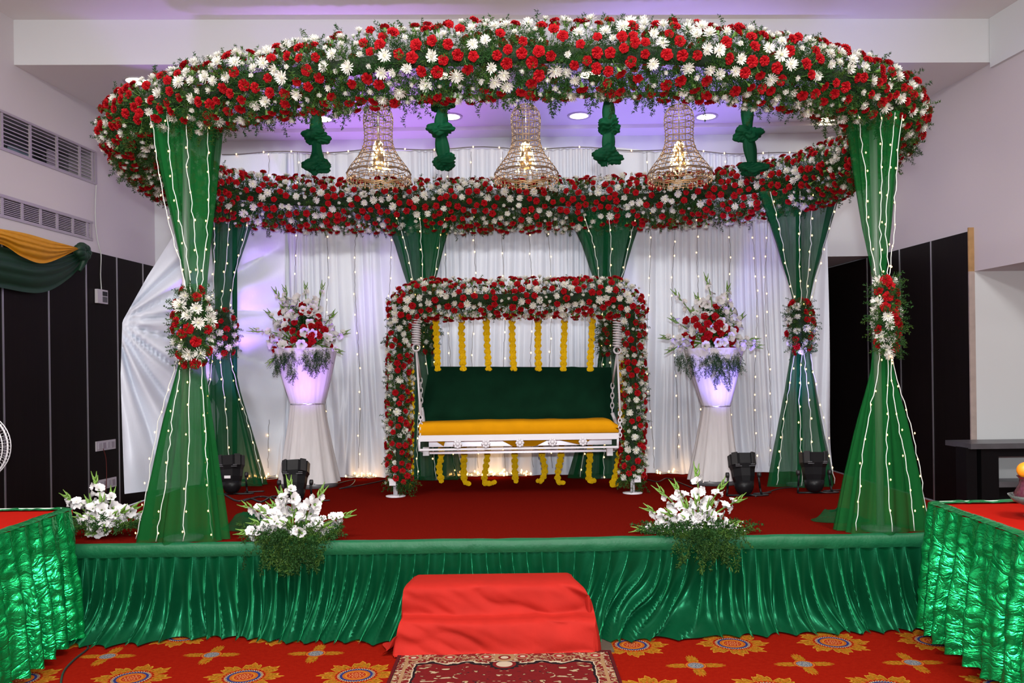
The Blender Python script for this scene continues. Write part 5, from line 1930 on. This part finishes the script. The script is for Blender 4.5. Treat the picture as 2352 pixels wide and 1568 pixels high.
def foil_table(label, corner, inner, x_far, y_near, ztop, seed, sgn, zbot):
    """corner: back inner corner (x, y); inner: x of the aisle side at the near end."""
    cx_, cy_ = corner
    t = thing('skirted_table', label, 'table', ((cx_ + x_far) / 2, (cy_ + y_near) / 2, 0), 'green foil skirted tables')
    V = [(cx_, cy_, ztop), (inner, y_near, ztop), (x_far, y_near, ztop), (x_far, cy_, ztop)]
    V2 = [(x, y, z - .03) for x, y, z in V]
    obj('tabletop', MB().add(V + V2, [(0, 1, 2, 3), (7, 6, 5, 4)] + [(i, i + 4, (i + 1) % 4 + 4, (i + 1) % 4) for i in range(4)]), M_TOPRED, t, smooth_shade=False, label='red cloth table top')
    for lx, ly in ((cx_ + sgn * .09, cy_ - .10), (inner + sgn * .09, y_near + .1), (x_far - sgn * .06, cy_ - .10), (x_far - sgn * .06, y_near + .1)):
        obj('leg', MB().box((lx, ly, ztop / 2 - .02), (.035, .035, ztop - .04)), M_BLACK, t, smooth_shade=False)
    # skirt path: near end of the aisle side, along it, round the corner, a little along the back
    rc = .05
    pth = [(inner, y_near), (inner + (cx_ - inner) * .5, (y_near + cy_) / 2), (cx_, cy_ - rc), (cx_ + sgn * .012, cy_ - .012), (cx_ + sgn * rc, cy_), (cx_ + sgn * .8, cy_), (x_far, cy_)]
    pth = np.array(pth, float)
    dense = []
    for a, b in zip(pth[:-1], pth[1:]):
        k = max(3, int(np.linalg.norm(b - a) / .009))
        dense += [a + (b - a) * i / k for i in range(k)]
    dense = np.array(dense + [pth[-1]])
    for _ in range(6):
        dense[1:-1] = (dense[:-2] + dense[1:-1] * 2 + dense[2:]) / 4
    tg = np.gradient(dense, axis=0)
    tg /= np.linalg.norm(tg, axis=1)[:, None]
    nrm = np.stack([tg[:, 1], -tg[:, 0]], 1)
    if np.dot(nrm[3], (-sgn, 0)) < 0: nrm = -nrm
    s = np.concatenate([[0], np.cumsum(np.linalg.norm(np.diff(dense, axis=0), axis=1))])[None, :]
    nt_ = 70
    tt = np.linspace(0, 1, nt_)[:, None]
    lf = vnoise(s * 2.2, 0 * s, seed)
    ph = (s + (lf - .5) * .10 + tt * .05 * (vnoise(s * 3, tt * 0, seed + 3) - .5)) / .165 * 2 * np.pi
    fold = np.sin(ph) + .35 * np.sin(ph * 2.2 + 2)
    cr1 = np.abs(vnoise(s * 16 + tt * 3, tt * 11, seed + 1) - .5) * 2
    cr2 = np.abs(vnoise(s * 34 - tt * 9, tt * 30 + s * 6, seed + 2) - .5) * 2
    off = .018 + fold * (.012 + .034 * smooth(tt * 1.5)) + .05 * tt + .012 * cr1 * smooth(tt * 6) + .004 * cr2
    zz = ztop + .006 + (zbot(s / s.max()) - ztop) * tt + .006 * (cr1 - .5) * smooth(tt * 5) - .018 * np.abs(np.sin(ph * .5)) * tt
    V = np.stack([dense[:, 0] + nrm[:, 0] * off, dense[:, 1] + nrm[:, 1] * off, zz + 0 * off], -1)
    mb = MB().grid(V.reshape(-1, 3), nt_, len(dense))
    # turned-over upper edge lying on the table
    lip = []
    for q in np.linspace(0, 1, 5):
        o = .018 - .075 * q + .008 * cr2[0]
        lip.append(np.stack([dense[:, 0] + nrm[:, 0] * o, dense[:, 1] + nrm[:, 1] * o, np.full(len(dense), ztop + .006 + .010 * math.sin(q * 3)) + .006 * cr1[8]], -1))
    mb.grid(np.concatenate(lip), 5, len(dense))
    obj('foil_skirt', mb, M_FOIL, t, label='crinkled shiny green foil skirt')
    obj('edge_cord', MB().tube([(cx_ + sgn * .05, cy_ - .03, ztop + .012), (x_far, cy_ - .03, ztop + .012)], .006, 5), M_WIRE, t)


foil_table('red topped table with crinkled green foil skirt, beside the left end of the stage', (-2.735, 5.10), -2.64, -4.3, 3.30, .80, 71, -1, lambda f: .03 + .03 * f)
foil_table('red topped table with crinkled green foil skirt holding the glass bowl', (2.47, 4.90), 2.36, 4.2, 3.20, .80, 72, 1, lambda f: .09 - .05 * f)

# ---------------------------------------------------------------- glass bowl on the right table
gb = PZ(2378, 1190, .80)
t = thing('glass_bowl', 'wrapped glass bowl topped with orange fruit on the red table', 'bowl', (gb[0], gb[1], .80))
m, nt, b, out = new_mat('bowl_glass')
b.inputs['Base Color'].default_value = (.75, .9, .82, 1)
b.inputs['Transmission Weight'].default_value = .9
b.inputs['Roughness'].default_value = .04
obj('bowl', MB().lathe([(.05, 0), (.055, .008), (.02, .03), (.03, .05), (.10, .08), (.128, .115), (.124, .115), (.09, .085), (.02, .06)], (gb[0], gb[1], .808), 36, caps=False), m, t)
obj('wrapped_filling', MB().lathe([(.02, .075), (.085, .09), (.10, .12), (.075, .17), (.070, .20), (.085, .215)], (gb[0], gb[1], .808), 28, caps=False), mat('plum_cellophane', (.09, .02, .035), .12, noise=.6, nscale=60, spec=.9), t)
for k in range(5):
    a = k / 5 * 6.28 + .5
    obj('fruit', MB().ball((gb[0] + .045 * math.cos(a), gb[1] + .045 * math.sin(a), 1.055), .043, 14, 9), mat('orange_peel', (.75, .24, .01), .4), t)

# ---------------------------------------------------------------- swag on the left wall
def swag(name, top, bot, m, off0, bulge, seed, label):
    n, k = 70, 26
    tp, bt = catmull([(x, y, 0) for x, y in top], 12), catmull([(x, y, 0) for x, y in bot], 12)
    f = np.linspace(0, 1, n)
    A = np.stack([np.interp(f, np.linspace(0, 1, len(tp)), tp[:, i]) for i in (0, 1)], 1)
    B = np.stack([np.interp(f, np.linspace(0, 1, len(bt)), bt[:, i]) for i in (0, 1)], 1)
    V = []
    for j in range(k):
        q = j / (k - 1)
        for i in range(n):
            x, y = A[i] * (1 - q) + B[i] * q
            fo = .020 * abs(math.sin(q * 13 + 2.5 * float(vnoise(f[i] * 4, q * 2, seed)))) + bulge * math.sin(math.pi * min(1, q * 1.1 + .05)) * math.sin(math.pi * min(1, f[i] * .9 + .1)) ** .5
            V.append(PW(x, y, -1, off0 + fo))
    return obj(name, MB().grid(V, k, n), m, label=label, cat='swag')


swag('green_swag', [(-160, 560), (-80, 556), (0, 566), (60, 580), (130, 590), (192, 575)], [(-160, 600), (-90, 640), (0, 660), (95, 672), (160, 638), (200, 590)], M_DKGREEN, .06, .07, 81, 'dark green cloth swag sagging across the left wall panels')
swag('yellow_swag', [(-160, 500), (-80, 512), (0, 525), (60, 536), (120, 553), (176, 568)], [(-160, 560), (-80, 555), (0, 560), (52, 590), (105, 604), (180, 572)], M_YELSWAG, .17, .05, 82, 'yellow cloth swag lying over the green one on the left wall')
rc = PW(190, 578, -1, .14)
kn = MB()
for k in range(7):
    a = k / 7 * 6.28
    kn.ball(rc + np.array((.0, math.cos(a) * .07, math.sin(a) * .05)), (.06, .075, .055), 12, 8)
kn.tube(catmull([rc, rc + np.array((.0, .02, -.10)), rc + np.array((-.02, -.04, -.22))], 5), [.05] * 5 + [.04, .035, .03, .025, .02, .02], 10)
obj('swag_rosette', kn, M_DKGREEN, label='bunched dark green rosette at the end of the wall swag', cat='swag')


# ---------------------------------------------------------------- small things on the left wall
def wall_plate(label, px, py, w, h):
    c = PW(px, py, -1, .03)
    d = c[1]
    t = thing('socket_plate', label, 'wall socket', (c[0], d, c[2] - h / 2), 'white socket plates on the panels')
    obj('plate', wall_box(-1, d - w / 2, d + w / 2, c[2] - h / 2, c[2] + h / 2, .022, .036), M_WHITEP, t, smooth_shade=False)
    for k in range(4):
        dd = d - w * .33 + k * w * .22
        obj('rocker', wall_box(-1, dd - .028, dd + .028, c[2] - h * .3, c[2] + h * .3, .036, .042), M_GRILLE if k % 2 else M_WHITEMETAL, t, smooth_shade=False)


wall_plate('upper white socket plate on the dark left panels', 243, 1022, .38, .115)
wall_plate('lower white socket plate on the dark left panels, behind the gladioli', 245, 1110, .38, .115)
rw = [PW(x, y, -1, .045) for x, y in ((237, 1030), (243, 1050), (245, 1085), (244, 1115), (243, 1130))]
obj('socket_wire', MB().tube(catmull(rw, 6), .0045, 5), mat('red_wire', (.14, .02, .015), .5), label='thin red wire hanging between the two white socket plates', cat='wire')
c = PW(233, 681, -1, .045)
t = thing('pendant_controller', 'small white remote controller hanging on a cord before the dark left panels', 'remote control', (c[0], c[1], c[2] - .08))
d = c[1]
obj('case', wall_box(-1, d - .10, d + .10, c[2] - .082, c[2] + .082, .028, .062), M_WHITEP, t, smooth_shade=False)
obj('screen', wall_box(-1, d - .005, d + .085, c[2] + .01, c[2] + .062, .062, .066), M_DARK, t, smooth_shade=False)
obj('keypad', wall_box(-1, d - .005, d + .085, c[2] - .065, c[2] + .0, .062, .065), M_GREYTOP, t, smooth_shade=False)
cord = [PW(x, y, -1, .03) for x, y in ((221, 425), (219, 470), (220, 520), (226, 560), (232, 585), (231, 630), (233, 665))]
obj('cord', MB().tube(catmull(cord, 8), .007, 5), M_WIRE, t)

# ---------------------------------------------------------------- pedestal fan at the left edge
fc = P(-63, 1026, 6.0)
t = thing('pedestal_fan', 'white pedestal fan, its wire guard just showing at the left edge', 'fan', (fc[0], 6.0, 0))
R_ = .257
a = np.arange(40) / 40 * 2 * np.pi
for nm, rr, th, yy_ in (('guard_ring', R_, .007, 0), ('guard_ring', R_ * .97, .004, -.05), ('guard_ring', R_ * .97, .004, .05)):
    obj(nm, MB().tube(np.stack([fc[0] + rr * np.cos(a), np.full(40, fc[1] + yy_), fc[2] + rr * np.sin(a)], 1), th, 6, closed=True), M_WHITEP, t)
sp = MB()
for k in range(64):
    b_ = k / 64 * 2 * np.pi
    for sg in (-1, 1):
        sp.tube([(fc[0] + .05 * math.cos(b_), fc[1] + sg * .085, fc[2] + .05 * math.sin(b_)), (fc[0] + R_ * .8 * math.cos(b_), fc[1] + sg * .08, fc[2] + R_ * .8 * math.sin(b_)), (fc[0] + (R_ + .012) * math.cos(b_), fc[1] + sg * .01, fc[2] + (R_ + .012) * math.sin(b_))], .0016, 3)
obj('guard_wire', sp, M_WHITEP, t, kind='stuff')
obj('hub', MB().lathe([(.05, -.10), (.06, 0), (.06, .16), (.03, .2)], fc, 16, M=np.array(((1, 0, 0), (0, 0, 1), (0, -1, 0)))), M_WHITEP, t)
for k in range(3):
    b_ = k / 3 * 6.28 + .3
    M_ = np.array(((math.cos(b_), 0, -math.sin(b_)), (0, 1, 0), (math.sin(b_), 0, math.cos(b_)))) @ np.array(((1, 0, 0), (0, .9, -.4), (0, .4, .9)))
    obj('blade', MB().ball((0, 0, 0), (.085, .006, .05), 12, 8).data()[0:0] or MB().add((MB().ball((0, 0, 0), (.09, .006, .055), 12, 8).data()[0] + np.array((.12, 0, 0))) @ M_.T + fc, MB().ball((0, 0, 0), 1, 12, 8).data()[1]), M_GREYTOP, t)
obj('pole', MB().tube([(fc[0], 6.06, .04), (fc[0], 6.06, fc[2])], .017, 10), M_WHITEP, t)
obj('base', MB().lathe([(.22, 0), (.22, .02), (.05, .05), (.03, .10)], (fc[0], 6.06, .001), 28), M_WHITEP, t)

# ---------------------------------------------------------------- black desk in the right recess
t = thing('side_desk', 'black desk with grey top standing before the white recess on the right', 'desk', (5.6, 8.75, 0))
ta, tb = P(2196, 1009, 8.75), P(2400, 1007, 8.75)
zt_ = P(2300, 1012, 8.75)[2]
obj('desk_top', MB().box(((ta[0] + 7.6) / 2, 8.72, zt_ - .03), (7.6 - ta[0], .50, .055)), M_GREYTOP, t, smooth_shade=False)
obj('apron', MB().box(((ta[0] + .2 + 7.5) / 2, 8.55, zt_ - .10), (7.5 - ta[0] - .2, .03, .09)), M_BLACK, t, smooth_shade=False)
for px, w in ((2222, .11), (2264, .18)):
    x = P(px, 1080, 8.6)[0]
    obj('leg', MB().box((x, 8.62, (zt_ - .05) / 2 + .006), (w, .20, zt_ - .06)), M_BLACK, t, smooth_shade=False)
obj('leg', MB().box((7.3, 8.62, (zt_ - .05) / 2 + .006), (.15, .20, zt_ - .06)), M_BLACK, t, smooth_shade=False)
zs_ = P(2310, 1110, 8.6)[2]
obj('shelf', MB().box(((P(2283, 1100, 8.6)[0] + 7.2) / 2, 8.66, zs_), (7.2 - P(2283, 1100, 8.6)[0], .28, .055)), M_GREYTOP, t, smooth_shade=False)
obj('plinth', MB().box(((P(2283, 1100, 8.6)[0] + 7.2) / 2, 8.70, zs_ / 2 - .02), (7.2 - P(2283, 1100, 8.6)[0], .04, zs_ - .07)), M_BLACK, t, smooth_shade=False)
